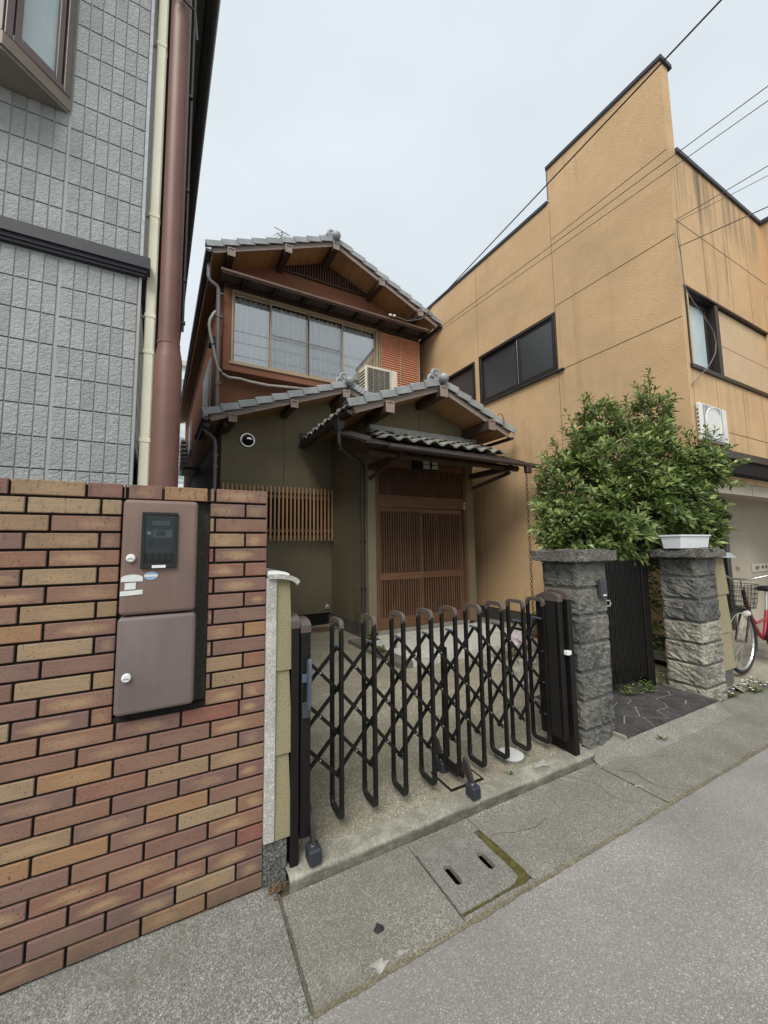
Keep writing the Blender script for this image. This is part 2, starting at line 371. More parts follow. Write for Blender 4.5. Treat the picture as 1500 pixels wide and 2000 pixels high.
# wood, tiles, glass
DWOOD = wood('dark_timber', (.075, .045, .034), 1); DWOODX = wood('dark_timber_across', (.075, .045, .034), 0); DWOODZ = wood('dark_timber_upright', (.07, .038, .028), 2)
BARGE = wood('weathered_barge_board', (.30, .235, .205), 0)
SOFFIT = wood('plywood_soffit', (.42, .23, .105), 1, fine=25)
LATT = wood('reddish_lattice', (.165, .088, .052), 2); LATTX = wood('reddish_rail', (.18, .094, .054), 0)
LIGHTW = wood('pale_lattice', (.52, .30, .165), 2, var=.2)
VENTW = wood('old_vent_bars', (.13, .062, .042), 2, var=.7)
KAWARA = simple('smoked_roof_tile', (.29, .305, .31), .42, var=.22, scale=5, bump=.15, spec=.5, dirt=.25)
KAWARA_M = simple('mossy_roof_tile', (.24, .24, .21), .6, var=.35, scale=9, bump=.4, spec=.4, dirt=.4)
COPPER = simple('dark_sheet_metal', (.045, .035, .032), .45, metal=.2, var=.2, spec=.5)
GUTT = simple('dark_gutter', (.042, .034, .033), .4, var=.2, spec=.5)
PIPEG = simple('grey_downpipe', (.17, .158, .158), .45, var=.15, spec=.45)
PIPED = simple('dark_downpipe', (.062, .05, .048), .45, var=.15, spec=.45)
CONDUIT = simple('pale_conduit', H('#a9a59c'), .6, var=.08)
SASH = simple('champagne_sash', H('#9c8a72'), .45, metal=.2, var=.06, spec=.5)
SASHG = simple('grey_sash', H('#8b8b8b'), .5, metal=.2, var=.06)
GLASS = glass('window_glass', (.97, .98, .98), 4.6); GLASS_S = glass('screened_glass', (.93, .94, .94), 2.8); GLASS_D = glass('meter_glass', (.7, .75, .75), .5)
def mk_cur():
    m = M('lace_curtain'); n = m.noise(30, 3, dist=1.5); c = m.mix(m.ramp(n, [(.4, 0), (.6, 1)]), (.84, .86, .87), (.93, .94, .95)); return m.fin(c, .9)
CURT = mk_cur()
FROST = simple('frosted_glass', H('#b9c8cb'), .25, var=.05, spec=.5)
def mk_frost_d():
    m = M('dark_frosted_glass'); n = m.noise(160, 2); m.bump(n, .25, .003); return m.fin((.045, .048, .05), .28, spec=.8)
FROSTD = mk_frost_d()
DARK = simple('dark_interior', (.01, .009, .008), .9, var=.1)
SHUT = simple('salmon_shutter', H('#bd8468'), .55, var=.08, spec=.35)
TILEW = simple('white_porch_tile', (.52, .52, .47), .5, var=.12, scale=12, spec=.35, dirt=.25)
EARTH = simple('dry_soil', (.12, .075, .05), .95, var=.4, scale=15, bump=.8)
RED = simple('red_paint', (.33, .015, .03), .35, var=.1, spec=.5)
RUBBER = simple('rubber', (.02, .02, .022), .7, var=.2)
CABLE = simple('black_cable', (.012, .012, .013), .5, var=.1); CABLEG = simple('grey_cable', (.16, .15, .14), .6, var=.1)
PORC = simple('porcelain', (.75, .76, .75), .2, var=.03, spec=.6)
def mk_leaf(name, a, b, young):
    m = M(name); t = m.attr('tint'); c = m.ramp(t, [(0, a), (.6, b), (1, young)])
    m.b.inputs['Coat Weight'].default_value = .15
    n = m.noise(60, 2); c = m.mix(m.math('MULTIPLY', m.ramp(n, [(.4, 0), (.7, 1)]), .3), c, sh(a, .7))
    bs = m.n('BsdfTranslucent'); m.l(c, bs.inputs[0]); ms = m.n('MixShader'); ms.inputs[0].default_value = .28
    m.l(m.b.outputs[0], ms.inputs[1]); m.l(bs.outputs[0], ms.inputs[2]); m.l(ms.outputs[0], m.out.inputs[0])
    return m.fin(c, .28, spec=.5)
LEAF = mk_leaf('evergreen_leaf', (.085, .128, .032), (.165, .235, .065), (.42, .50, .17))
WEED = mk_leaf('weed_leaf', (.07, .11, .03), (.13, .19, .05), (.28, .30, .10))
DRYW = mk_leaf('dry_weed', (.2, .16, .06), (.27, .23, .1), (.36, .34, .18))
BARK = wood('bark', (.10, .085, .065), 2, rough=.9, bump=.8)
LITTER = simple('dead_leaf', (.16, .09, .045), .8, var=.4, scale=30)
# ================================================================== the ground
def sheet(name, x0, x1, y0, y1, z, m, kind='structure', nx=1, ny=1, zf=None, parent=None):
    mb = MB(); vs = []; fs = []
    for j in range(ny+1):
        for i in range(nx+1):
            x = x0+(x1-x0)*i/nx; y = y0+(y1-y0)*j/ny; vs.append((x, y, zf(x, y) if zf else z))
    for j in range(ny):
        for i in range(nx): a = j*(nx+1)+i; fs.append((a, a+1, a+nx+2, a+nx+1))
    o = mb.add(vs, fs).build(name, m, parent)
    if kind: o['kind'] = kind
    return o
sheet('ground', -400, 400, -400, 400, -.2, ASPH)
road = sheet('road', -40, 60, -12, 1.372, 0, ASPH)
mb = MB()
for (x0_, x1_, y0_, y1_) in ((-4, 1.0865, 1.25, 2.2), (1.4875, 12, 1.25, 2.2), (1.0865, 1.4875, 1.25, 1.415), (1.0865, 1.4875, 1.766, 2.2)): mb.add([(x0_, y0_, -.006), (x1_, y0_, -.006), (x1_, y1_, -.006), (x0_, y1_, -.006)], [(0, 1, 2, 3)])
pave = tag(mb.build('pavement', SEAM), kind='structure')
def slab(mb, x0, x1, y0, y1, z=.004, c=.004): return mb.cbox(x0, x1, y0, y1, z-.05, z, c)
slab(MB(), -3.2, .428, 1.20, 1.97, .006).build('paving_slab', CONC_L, pave)
slab(MB(), .437, 1.083, 1.376, 1.866).build('paving_slab', CONC, pave)
slab(MB(), 1.087, 1.487, 1.376, 1.412, .003).build('paving_slab', CONC, pave)
slab(MB(), 1.087, 1.487, 1.768, 1.866, .003).build('paving_slab', CONC, pave)
slab(MB(), 1.490, 2.612, 1.376, 1.866).build('paving_slab', CONC, pave)
slab(MB(), 2.618, 4.40, 1.376, 1.872).build('paving_slab', CONC, pave)
slab(MB(), 4.406, 9.5, 1.376, 1.93).build('paving_slab', CONC, pave)
# old seam along the road edge: uneven strip of cement and dirt
mb = MB(); vs = []; fs = []; n = 140
for i in range(n+1):
    x = .40+i*(4.6-.40)/n; a = noise.noise((x*9, 3, 0))*.010+noise.noise((x*40, 7, 0))*.006
    b_ = noise.noise((x*11, 9, 2))*.008+noise.noise((x*33, 1, 5))*.006
    vs += [(x, 1.365+a, .0052), (x, 1.382+b_+max(0, noise.noise((x*2.3, 4, 4)))*.03, .0066)]
for i in range(n): fs.append((2*i, 2*i+2, 2*i+3, 2*i+1))
tag(mb.add(vs, fs).build('road_seam', mk_concrete('seam_cement', (.24, .215, .15), .6, .8)), kind='structure')
def seam(p, q, w0, seed, name='joint_seam', m=None, n=60):
    mb = MB(); vs = []; fs = []; p, q = Vector(p), Vector(q); d = (q-p).normalized(); nn = Vector((-d.y, d.x))
    for i in range(n+1):
        t = i/n; c = p.lerp(q, t)+nn*(noise.noise((t*9, seed, 0))*.006)
        for s_ in (-1, 1):
            e = c+nn*s_*(w0*(1+.7*noise.noise((t*30, seed, s_*3)))); vs.append((e.x, e.y, .0072))
    for i in range(n): fs.append((2*i, 2*i+2, 2*i+3, 2*i+1))
    return mb.add(vs, fs).build(name, m or SEAMC, pave)
SEAMC = mk_concrete('joint_cement', (.15, .14, .11), .5, .7)
seam((.4325, 1.885), (.4325, 1.375), .006, 3); seam((2.615, 1.80), (2.612, 1.376), .003, 8); seam((1.086, 1.768), (1.086, 1.414), .003, 12)
seam((1.09, 1.412), (1.49, 1.412), .005, 15, m=MOSS)
def crack(pts, z, w0, seed, par, m):
    mb = MB(); vs = []; fs = []; P = []
    for a, b_ in zip(pts[:-1], pts[1:]):
        a, b_ = Vector(a), Vector(b_); n = max(3, int((b_-a).length/.012))
        for i in range(n): P.append(a.lerp(b_, i/n))
    P = [p+Vector((noise.noise((p.x*22, p.y*22, seed)), noise.noise((p.x*22, p.y*22, seed+7))))*.012 for p in P]
    for i, p in enumerate(P):
        d = (P[min(i+1, len(P)-1)]-P[max(i-1, 0)]).normalized(); nn = Vector((-d.y, d.x)); t = i/(len(P)-1); w_ = w0*(.35+.65*math.sin(math.pi*min(1, t*1.1+.05)))*(1+.5*noise.noise((t*40, seed, 0)))
        vs += [(p.x+nn.x*w_, p.y+nn.y*w_, z), (p.x-nn.x*w_, p.y-nn.y*w_, z)]
    for i in range(len(P)-1): fs.append((2*i, 2*i+2, 2*i+3, 2*i+1))
    mb.add(vs, fs).build('crack', m, par)
crack([(2.30, 1.86), (2.42, 1.72), (2.38, 1.58), (2.50, 1.40)], .0072, .0011, 2, pave, SEAM); crack([(3.05, 1.72), (3.25, 1.62)], .0072, .0012, 5, pave, SEAM)
crack([(2.62, 1.80), (2.75, 1.66), (2.72, 1.50), (2.86, 1.378)], .0072, .0015, 9, pave, SEAM)
crack([(1.50, 1.70), (1.75, 1.62), (1.95, 1.66)], .0072, .0012, 11, pave, SEAM)
# paint and tar marks on the concrete
def blob(name, cx, cy, rx, ry, z, m, seed, parent, irr=.35, n=26):
    mb = MB(); vs = [(cx, cy, z)]
    for k in range(n):
        a = 2*math.pi*k/n; q = 1+irr*noise.noise((math.cos(a)*1.7+seed, math.sin(a)*1.7, seed*1.3))*1.6
        vs.append((cx+rx*q*math.cos(a), cy+ry*q*math.sin(a), z))
    return mb.add(vs, [(0, 1+k, 1+(k+1) % n) for k in range(n)]).build(name, m, parent)
blob('tar_spot', .756, 1.531, .021, .019, .0065, TAR, 2, pave, .25)
blob('cement_smear', .69, 1.405, .030, .016, .0066, PATCH, 5, pave, .8)
blob('cement_smear', .80, 1.404, .03, .008, .0068, PATCH, 9, pave, .9)
# drain cover with two slots, a mossy joint round it
pit = empty('drain_cover', (1.28, 1.58, 0), 'square concrete drain cover with two slots and a mossy joint', 'drain cover')
mb = MB(); y0, y1 = 1.416, 1.764; z0, z1 = -.018, .004
for (a, b_) in ((1.088, 1.160), (1.198, 1.352), (1.392, 1.446)): mb.box(a, b_, y0, y1, z0, z1)
for (a, b_, sy0, sy1) in ((1.160, 1.198, 1.538, 1.658), (1.352, 1.392, 1.532, 1.642)):
    mb.box(a, b_, y0, sy0, z0, z1-.0004); mb.box(a, b_, sy1, y1, z0, z1-.0004)
    for (yy, sg) in ((sy0, 1), (sy1, -1)):                 # rounded slot ends
        for (xx, sx) in ((a, 1), (b_, -1)):
            r = (b_-a)/2; poly = [(xx, yy, z1-.0008)]+[(xx+sx*(r-r*math.sin(t*math.pi/10)), yy+sg*(r-r*math.cos(t*math.pi/10)), z1-.0008) for t in range(6)]
            mb.prism(poly, (0, 0, -.016))
mb.build('cover_slab', DRAINC, pit)
mb = MB().box(1.086, 1.488, 1.414, 1.767, -.19, -.12); mb.box(1.0862, 1.0878, 1.414, 1.767, -.119, -.019); mb.box(1.4862, 1.4878, 1.414, 1.767, -.119, -.019); mb.build('pit_floor', DARK, pit)
mb = MB(); vs = []; fs = []
path = [(1.462, 1.74), (1.465, 1.70), (1.467, 1.62), (1.468, 1.54), (1.468, 1.46), (1.462, 1.432), (1.44, 1.418), (1.40, 1.412), (1.34, 1.411)]
wd = [.008, .020, .024, .024, .025, .028, .022, .010, .005]
for i, (x, y) in enumerate(path):
    p = Vector(path[max(i-1, 0)]); q = Vector(path[min(i+1, len(path)-1)]); d = (q-p).normalized(); nn = Vector((-d.y, d.x))
    for s_ in (-1, 1): vs.append((x+nn.x*s_*wd[i], y+nn.y*s_*wd[i], .0062))
for i in range(len(path)-1): fs.append((2*i, 2*i+2, 2*i+3, 2*i+1))
tag(mb.add(vs, fs).build('moss', MOSS, pit), kind='stuff')
# kerb in front of the gate
def kerb_mesh():
    mb = MB(); vs = []; fs = []; n = 90; prof = [(1.866, -.02), (1.8665, .044), (1.871, .0555), (1.884, .0605), (1.915, .062), (1.99, .064)]
    for i in range(n+1):
        x = .478+(2.66-.478)*i/n
        for k, (y, z) in enumerate(prof):
            j = noise.noise((x*14, k*.7, 1))*.006+noise.noise((x*45, k, 4))*.003
            ch = max(0, noise.noise((x*3.1, 8, 0))-.15)*.03 if k in (1, 2, 3) else 0
            vs.append((x, y+(j if k < 5 else 0)+ch*.6, z+j*.5*(k > 0)-ch*.7))
    m = len(prof)
    for i in range(n):
        for k in range(m-1): fs.append((i*m+k, (i+1)*m+k, (i+1)*m+k+1, i*m+k+1))
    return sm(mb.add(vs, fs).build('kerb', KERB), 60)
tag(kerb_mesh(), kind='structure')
def yz(x, y): return .0615+max(0, y-2)*.011+noise.noise((x*1.5, y*1.5, 0))*.004
sheet('yard', .40, 5.62, 1.985, 8.4, .07, YARD, nx=40, ny=48, zf=yz)
blob('cement_smear', 2.20, 1.95, .055, .03, .0675, PATCH, 3, None, .6).update_tag()
tag(bpy.data.objects['cement_smear.002'], kind='structure')
# round white cover and inspection grate set in the yard concrete
c = empty('manhole_cover', (2.10, 2.14, .066), 'small round white inspection cover in the concrete behind the gate', 'manhole cover')
MB().prism([(2.10+.092*math.cos(R(t)), 2.13+.092*math.sin(R(t)), .055) for t in range(0, 360, 12)], (0, 0, .0245)).build('lid', mk_concrete('white_lid', (.66, .67, .66), .12, .25, 200), c)
MB().lathe([(.097, -.02), (.104, -.02), (.104, .002), (.097, .002)], (2.10, 2.13, .0745), 'z', 28).build('rim', CONC_L, c)
g = empty('floor_grate', (1.62, 2.12, .066), 'square concrete hatch with a dark rim under the middle of the gate', 'hatch')
MB().cbox(1.50, 1.74, 2.02, 2.22, .05, .0705, .002).build('plate', YARD, g)
mb = MB()
for (a, b_, d, e) in ((1.493, 1.747, 2.012, 2.02), (1.493, 1.747, 2.22, 2.228), (1.493, 1.50, 2.02, 2.22), (1.74, 1.747, 2.02, 2.22)): mb.box(a, b_, d, e, .05, .0735)
mb.build('frame', BLKM, g)
# threshold of crazy paving between the two stone pillars
pav = MB().box(3.0, 4.46, 1.86, 2.75, -.05, .0945).build('threshold', GROUT); tag(pav, kind='structure')
mb = MB(); vs = []; fs = []; n = 56
for i in range(n+1):
    x = 2.63+(4.42-2.63)*i/n; j = noise.noise((x*8, 2, 2))*.012; t = min(1, max(0, (x-2.86)/.22)); t = t*t*(3-2*t); zt = .030+.055*t
    vs += [(x, 1.99 if x < 3.02 else 1.858, zt+j*.3), (x, 1.862-.004*t, zt+j*.3), (x, 1.845-.045*t+j, zt*.42), (x, 1.815-.073*t+j*1.6, .0045)]
for i in range(n):
    for k in range(3): fs.append((4*i+k, 4*i+4+k, 4*i+5+k, 4*i+1+k))
tag(sm(mb.add(vs, fs).build('threshold_apron', CONC), 70), kind='structure')
def clip(poly, p, nrm):
    out = []
    for i in range(len(poly)):
        a, b_ = poly[i], poly[(i+1) % len(poly)]; da = (a-p).dot(nrm); db = (b_-p).dot(nrm)
        if da <= 0: out.append(a)
        if da*db < 0: out.append(a+(b_-a)*(da/(da-db)))
    return out
rs = random.Random(4); pts = []
while len(pts) < 34:
    q = Vector((rs.uniform(3.02, 4.44), rs.uniform(1.86, 2.74)))
    if all((q-p).length > .15 for p in pts): pts.append(q)
    elif rs.random() < .002: break
for i, p in enumerate(pts):
    poly = [Vector(t) for t in ((3.03, 1.852), (4.43, 1.852), (4.43, 2.74), (3.03, 2.74))]
    for j, q in enumerate(pts):
        if i != j:
            d = (q-p).normalized(); poly = clip(poly, p+(q-p)/2-d*.006, d)
            if len(poly) < 3: break
    if len(poly) < 3: continue
    t = noise.noise((p.x*3, p.y*3, 7))*.003
    MB().prism([(a.x, a.y, .08) for a in poly], (0, 0, .018+t)).build('paving_stone', SLATE, pav)
# forecourt of the building on the right
sheet('forecourt', 5.17, 12, 1.932, 5.2, .012, mk_concrete('forecourt_concrete', (.33, .30, .24), .3, .6), nx=30, ny=40, zf=lambda x, y: .006+.13*min(1, max(0, (y-1.93)/.32))+noise.noise((x*3, y*3, 1))*.004)

# ================================================================== brick wall on the left
BY = 1.947
bw = empty('brick_wall', (-.5, 2.02, 0), 'flashed brown and tan brick wall with a meter cabinet set into it', 'brick wall')
# mortar core built round the cabinet recess
mb = MB()
mb.box(-2.2, -.228, BY+.011, BY+.17, -.05, 1.818); mb.box(.118, .366, BY+.011, BY+.17, -.05, 1.818)
mb.box(-.228, .118, BY+.011, BY+.17, -.05, .868); mb.box(-.228, .118, BY+.012, BY+.17, 1.764, 1.815)
mb.build('mortar', MORTAR, bw)
MB().box(-.2275, .1175, BY+.055, BY+.16, .8685, 1.7635).build('recess_back', DCONC, bw)
cache = {}
def brick(x0, x1, z0, z1, dy=0.):
    k = (round(x1-x0, 3), round(z1-z0, 3))
    if k not in cache:
        cache[k] = MB().cbox(-k[0]/2, k[0]/2, 0, .028, -k[1]/2, k[1]/2, .0025).mesh('brick', BRICK)
    inst('brick', cache[k], ((x0+x1)/2, BY+dy+rs.uniform(-.0012, .0012), (z0+z1)/2), bw, (rs.uniform(-.004, .004), 0, 0))
PT, J = .07, .0095
def runz(k): return 1.826-PT*k-.0605, 1.826-PT*k
def row(k, joints, dy=0.):
    z0, z1 = runz(k); z0 = max(z0, -.02)
    if z1-z0 < .006: return
    for a, b_ in zip(joints[:-1], joints[1:]): brick(a+J/2, b_-J/2, z0, z1, dy)
LIM = -1.7
def left_run(end, first):
    xs = [end]; x = end-first
    while x > LIM: xs.append(x); x -= .2365
    xs.append(LIM); return sorted(xs)
for k in range(27):
    z0, z1 = runz(k); mid = (z0+z1)/2
    if mid > .86:
        if k == 0:
            row(k, left_run(-.222, .127)); row(k, [-.222, -.212], .004)
            row(k, [-.208, -.075, .108], .006); row(k, [.112, .137, .377])
        else:
            row(k, left_run(-.222, .075 if k % 2 else .2365))
            row(k, [.113, .138, .377] if k % 2 == 0 else [.113, .272, .377])
    else:
        end = .377; row(k, left_run(end, .2365 if k % 2 else .118))
# ---- the meter cabinet
mc = empty('meter_cabinet', (-.076, 1.92, .885), 'brown two-door electricity meter cabinet with window and stickers', 'meter cabinet')
def rbox(x0, x1, y0, y1, z0, z1, r, dome=.006, name='door', m=None, parent=None):
    # door panel: rounded corners in elevation, soft pressed edge
    def ring(inset, y):
        out = []; rr = max(r-inset, .002)
        for (cx, cz, a0) in ((x1-inset-rr, z1-inset-rr, 0), (x0+inset+rr, z1-inset-rr, 90), (x0+inset+rr, z0+inset+rr, 180), (x1-inset-rr, z0+inset+rr, 270)):
            for t in range(6): a = R(a0+t*18); out.append((cx+rr*math.cos(a), y, cz+rr*math.sin(a)))
        return out
    mb = MB(); rings = [ring(0, y1), ring(0, y0+.014), ring(.002, y0+.007), ring(.007, y0+.002), ring(.016, y0)]
    n = len(rings[0]); vs = sum(rings, []); fs = []
    for i in range(len(rings)-1):
        for k in range(n): fs.append((i*n+k, i*n+(k+1) % n, (i+1)*n+(k+1) % n, (i+1)*n+k))
    fs += [tuple(range(n)), tuple((len(rings)-1)*n+k for k in range(n))]
    return sm(mb.add(vs, fs).build(name, m, parent), 50)
up_ = rbox(-.216, .064, 1.902, 1.995, 1.279, 1.757, .018, name='upper_door', m=CAB_A, parent=mc)
lo_ = rbox(-.218, .068, 1.902, 1.995, .886, 1.272, .018, name='lower_door', m=CAB_B, parent=mc)
def frame(mb, x0, x1, z0, z1, y0, y1, t):
    mb.cbox(x0, x1, y0, y1, z1-t, z1, .002); mb.cbox(x0, x1, y0, y1, z0, z0+t*1.3, .002)
    mb.cbox(x0, x0+t, y0+.0005, y1, z0+t*1.3, z1-t, .002); mb.cbox(x1-t, x1, y0+.0005, y1, z0+t*1.3, z1-t, .002); return mb
wf = frame(MB(), -.147, -.014, 1.468, 1.704, 1.888, 1.9015, .013).build('window_frame', BLK, mc)
MB().box(-.134, -.027, 1.8925, 1.8935, 1.485, 1.691).build('pane', GLASS_D, wf)
mt_ = MB().cbox(-.134, -.027, 1.8985, 1.9012, 1.485, 1.691, .0005).build('meter', simple('meter_grey', (.05, .055, .055), .5), mc)
MB().box(-.110, -.045, 1.8962, 1.8984, 1.648, 1.668).build('meter_label', simple('label_grey', (.42, .43, .42), .5, var=.3, scale=300), mt_)
MB().box(-.132, -.029, 1.8962, 1.8984, 1.594, 1.634).build('meter_face', simple('meter_face_grey', (.16, .165, .16), .5), mt_)
MB().box(-.104, -.036, 1.8950, 1.8961, 1.597, 1.629).build('display_plate', simple('plate_white', (.5, .5, .48), .5, var=.15, scale=120), mt_)
MB().box(-.095, -.060, 1.8940, 1.8949, 1.603, 1.624).build('display', simple('lcd', (.10, .11, .09), .3), mt_)
MB().lathe([(.0, -.003), (.007, -.003), (.007, 0), (0, 0)], (-.120, 1.896, 1.616), 'y', 14).build('seal_screw', WHITE, mt_)
MB().cbox(-.130, -.031, 1.8945, 1.8985, 1.50, 1.560, .002).build('terminal_cover', simple('terminal_grey', (.085, .09, .09), .4), mt_)
for i in range(4): MB().box(-.122+i*.023, -.108+i*.023, 1.8938, 1.8944, 1.505, 1.54).build('terminal', simple('terminal_pale', (.16, .16, .15), .5), mt_)
MB().box(-.105, -.055, 1.8872, 1.8879, 1.4695, 1.481).build('name_plate', WHITE, wf)
for (x, z, p) in ((-.181, 1.512, up_), (-.178, 1.035, lo_)):
    kn = MB().lathe([(.0, -.014), (.013, -.014), (.0165, -.010), (.017, -.003), (.017, 0), (0, 0)], (x, 1.9018, z), 'y', 22).build('lock_knob', WHITE, p)
    MB().prism([(x+.011*math.cos(a), 1.8874, z-.004+.005*math.sin(a)) for a in [R(t) for t in range(0, 181, 20)]], (0, -.001, 0)).build('finger_slot', simple('slot_grey', (.3, .3, .29), .5), kn)
def decal(name, poly, m, y=1.9008): MB().prism([(x, y, z) for x, z in poly], (0, -.0008, 0)).build(name, m, up_)
arc = [(-.212, 1.416), (-.136, 1.416)]+[(-.174+.038*math.cos(R(a)), 1.431+.014*math.sin(R(a))) for a in range(0, 181, 15)]
decal('sticker', arc, STICKER)
decal('sticker', [(-.198, 1.411), (-.198, 1.383), (-.160, 1.385), (-.160, 1.412)], STICKER)
decal('sticker', [(-.213, 1.378), (-.213, 1.359), (-.135, 1.363), (-.135, 1.382)], STICKER)
decal('oval_sticker', [(-.107+.026*math.cos(R(a)), 1.437+.017*math.sin(R(a))) for a in range(0, 360, 15)], STICKB)
decal('sticker_band', [(-.131, 1.433), (-.083, 1.433), (-.083, 1.442), (-.131, 1.442)], STICKER, 1.8998)

# ================================================================== wall stubs with overlapping olive boards and a tile cap
def stub(name, x0, x1, y0, y1, zs, flare, label, strip):
    e = empty(name, ((x0+x1)/2, y0, 0), label, 'garden wall')
    zb = zs[-1]
    MB().cbox(x0, x1-.006, y0+.012, y1, -.05, zb, .004).build('concrete_foot', RCONC, e)
    MB().box(x0+.02, x1-.02, y0+.03, y1-.02, zb-.01, zs[0]+.01).build('core', RCONC, e)
    for a, b_ in zip(zs[:-1], zs[1:]):
        mb = MB(); xi = x0 if strip else x0
        top = [(xi, y0+.012, a), (x1-.004, y0+.012, a), (x1-.004, y1, a), (xi, y1, a)]
        bot = [(xi, y0+.002, b_-.012), (x1+flare, y0+.002, b_-.012), (x1+flare, y1, b_-.012), (xi, y1, b_-.012)]
        mb.add(top+bot, [(0, 1, 2, 3), (7, 6, 5, 4), (0, 4, 5, 1), (1, 5, 6, 2), (2, 6, 7, 3), (3, 7, 4, 0)])
        mb.build('wall_board', OLIVE_W, e)
    return e
st1 = stub('garden_wall', .424, .490, 1.930, 4.9, [1.395, .970, .585, .212], .012, 'narrow olive boarded garden wall beside the brick wall', True)
MB().cbox(.373, .422, 1.926, 4.9, .20, 1.397, .004).build('side_strip', WCONC, st1)
MB().box(.374, .43, 1.945, 4.9, -.05, .20).build('strip_foot', RCONC, st1)
def cap(e, xc, z, hw, y0, y1, m, m2, xmin):
    lo = math.degrees(math.asin((xmin-xc)/hw)); ang = [lo+(84-lo)*k/10 for k in range(11)]
    mb = MB(); prof = [(xc+hw*math.sin(R(a)), z+hw*.36*math.cos(R(a))) for a in ang]
    inn = [(max(xmin, xc+(hw-.012)*math.sin(R(a))), z-.018+(hw-.012)*.36*math.cos(R(a))) for a in reversed(ang)]
    mb.prism([(x, y0-.02, zz) for x, zz in prof+inn], (0, y1-y0, 0)); sm(mb.build('cap_tile', m, e), 50)
    r = hw*.60; lo = math.degrees(math.asin((xmin-xc)/r)); mb = MB()
    prof = [(xc+r*math.sin(R(a)), z+hw*.30+r*.30*math.cos(R(a))) for a in [lo+(90-lo)*k/8 for k in range(9)]]+[(xmin, z+hw*.30)]
    mb.prism([(x, y0-.012, zz) for x, zz in prof], (0, y1-y0, 0)); sm(mb.build('cap_ridge', m2, e), 50)
cap(st1, .405, 1.375, .125, 1.93, 4.9, WCONC, PORC, .377)
st2 = stub('garden_wall', 4.875, 5.165, 1.985, 2.32, [1.392, 1.01, .62, .245], .035, 'short olive boarded wall end beside the pale stone pillar', False)
mb = MB().add([(4.86, 1.93, 1.395), (5.32, 1.93, 1.375), (5.32, 2.4, 1.375), (4.86, 2.4, 1.395), (4.86, 1.96, 1.44), (5.26, 1.97, 1.435), (5.26, 2.36, 1.435), (4.86, 2.36, 1.44)],
              [(0, 1, 2, 3), (4, 5, 6, 7), (0, 1, 5, 4), (1, 2, 6, 5), (2, 3, 7, 6), (3, 0, 4, 7)])
mb.build('cap_tile', KAWARA, st2)

# ================================================================== grey house
gh = empty('grey_house', (-.9, 4.5, 0), 'grey house with stone-pattern siding, bay window and black belt', 'house')
GY, GX = 2.70, -.272
MB().prism([(-3.2, GY+.011, -.1), (GX-.006, GY+.011, -.1), (GX-.006-K*15, GY+15, -.1), (-3.2, GY+15, -.1)], (0, 0, 7.3)).build('wall', GROOVE, gh)
PW, PH = .0628, .178
zb0 = 3.245-PH*10
rows = [zb0+PH*i for i in range(10)]+[3.367+PH*i for i in range(13)]
me_t = MB().cbox(0, PW-.006, .0055, .012, 0, PH-.0065, .0018).mesh('siding_tile', SIDING)
me_g = MB().box(0, PW-.004, .0085, .012, -.008, 0).mesh('groove', GROOVE_D)
rest = MB(); cnt = 0; xs0 = GX-.010
gap = MB()
for c_ in range(26):
    x = xs0-(c_+1)*PW-(.012 if c_ >= 6 else 0)-(.012 if c_ >= 13 else 0)
    for z in rows:
        zt = min(z+PH-.008, 9); gap.box(x-.001, x+PW-.007, GY+.0095, GY+.0105, z-.007, z)
        if c_ < 12: inst('siding_tile', me_t, (x, GY, z), gh)
        else: rest.cbox(x, x+PW-.006, GY+.0055, GY+.012, z, z+PH-.008, .0025)
tag(rest.build('siding_tiles', SIDING, gh), kind='stuff'); tag(gap.build('joints', GROOVE_D, gh), kind='stuff')
bl = MB(); 
for (p, z0, z1) in ((.05, 3.285, 3.357), (.034, 3.262, 3.284), (.022, 3.245, 3.261)):
    bl.prism([(-3.2, GY-p, z0), (GX+p, GY-p, z0), (GX+p-K*14, GY+14, z0), (GX-.01-K*14, GY+14, z0), (GX-.01, GY+.011, z0), (-3.2, GY+.011, z0)], (0, 0, z1-z0))
bl.build('belt', BELT, gh)
MB().box(GX-.008, GX+.004, GY-.002, GY+.02, -.1, 3.244).build('corner_trim', GROOVE, gh)
MB().box(GX-.010, GX+.006, GY-.004, GY+.03, 3.358, 7).build('corner_trim', simple('peeling_trim', (.42, .45, .48), .7, var=.2, scale=30), gh)
# side wall: dark lower cladding, gutter along the eave
mb = MB()
mb.prism([(GX+.002, GY+.26, 0), (GX+.012, GY+.26, 0), (GX+.012-K*14.4, GY+14.6, 0), (GX-K*14.4, GY+14.6, 0)], (0, 0, 2.25)); mb.build('side_cladding', simple('dark_side_cladding', (.035, .035, .035), .7), gh)
for i in range(20):
    z = 2.30+i*.18
    if not 3.2 < z < 3.4: MB().prism([(GX-.004, GY+.03, z), (GX-.0045, GY+.03, z), (GX-.0045-K*14.8, GY+14.9, z), (GX-.004-K*14.8, GY+14.9, z)], (0, 0, .007)).build('side_joint', GROOVE_D, gh)
ez = 6.3
mb = MB().prism([(-3.4, GY-.4, ez+.02), (.045+K*1.0, GY-.4, ez+.02), (.095-K*15.4, 17.7, ez+.02), (-3.4, 17.7, ez+.02)], (0, 0, .12)); mb.build('eave_soffit', DARKSOFF, gh)
mb = MB()
for i in range(8):
    a = R(180+i*180/7); 
gp = [(math.cos(R(a))*.055, math.sin(R(a))*.055) for a in range(180, 361, 20)]
mb.add([(.10+.05+p[0], GY-.4, ez+.03+p[1]) for p in gp]+[(.15-K*15.4+p[0], 17.7, ez+.03+p[1]) for p in gp], [(i, i+1, i+1+len(gp), i+len(gp)) for i in range(len(gp)-1)])
mb.build('gutter', BLK, gh)
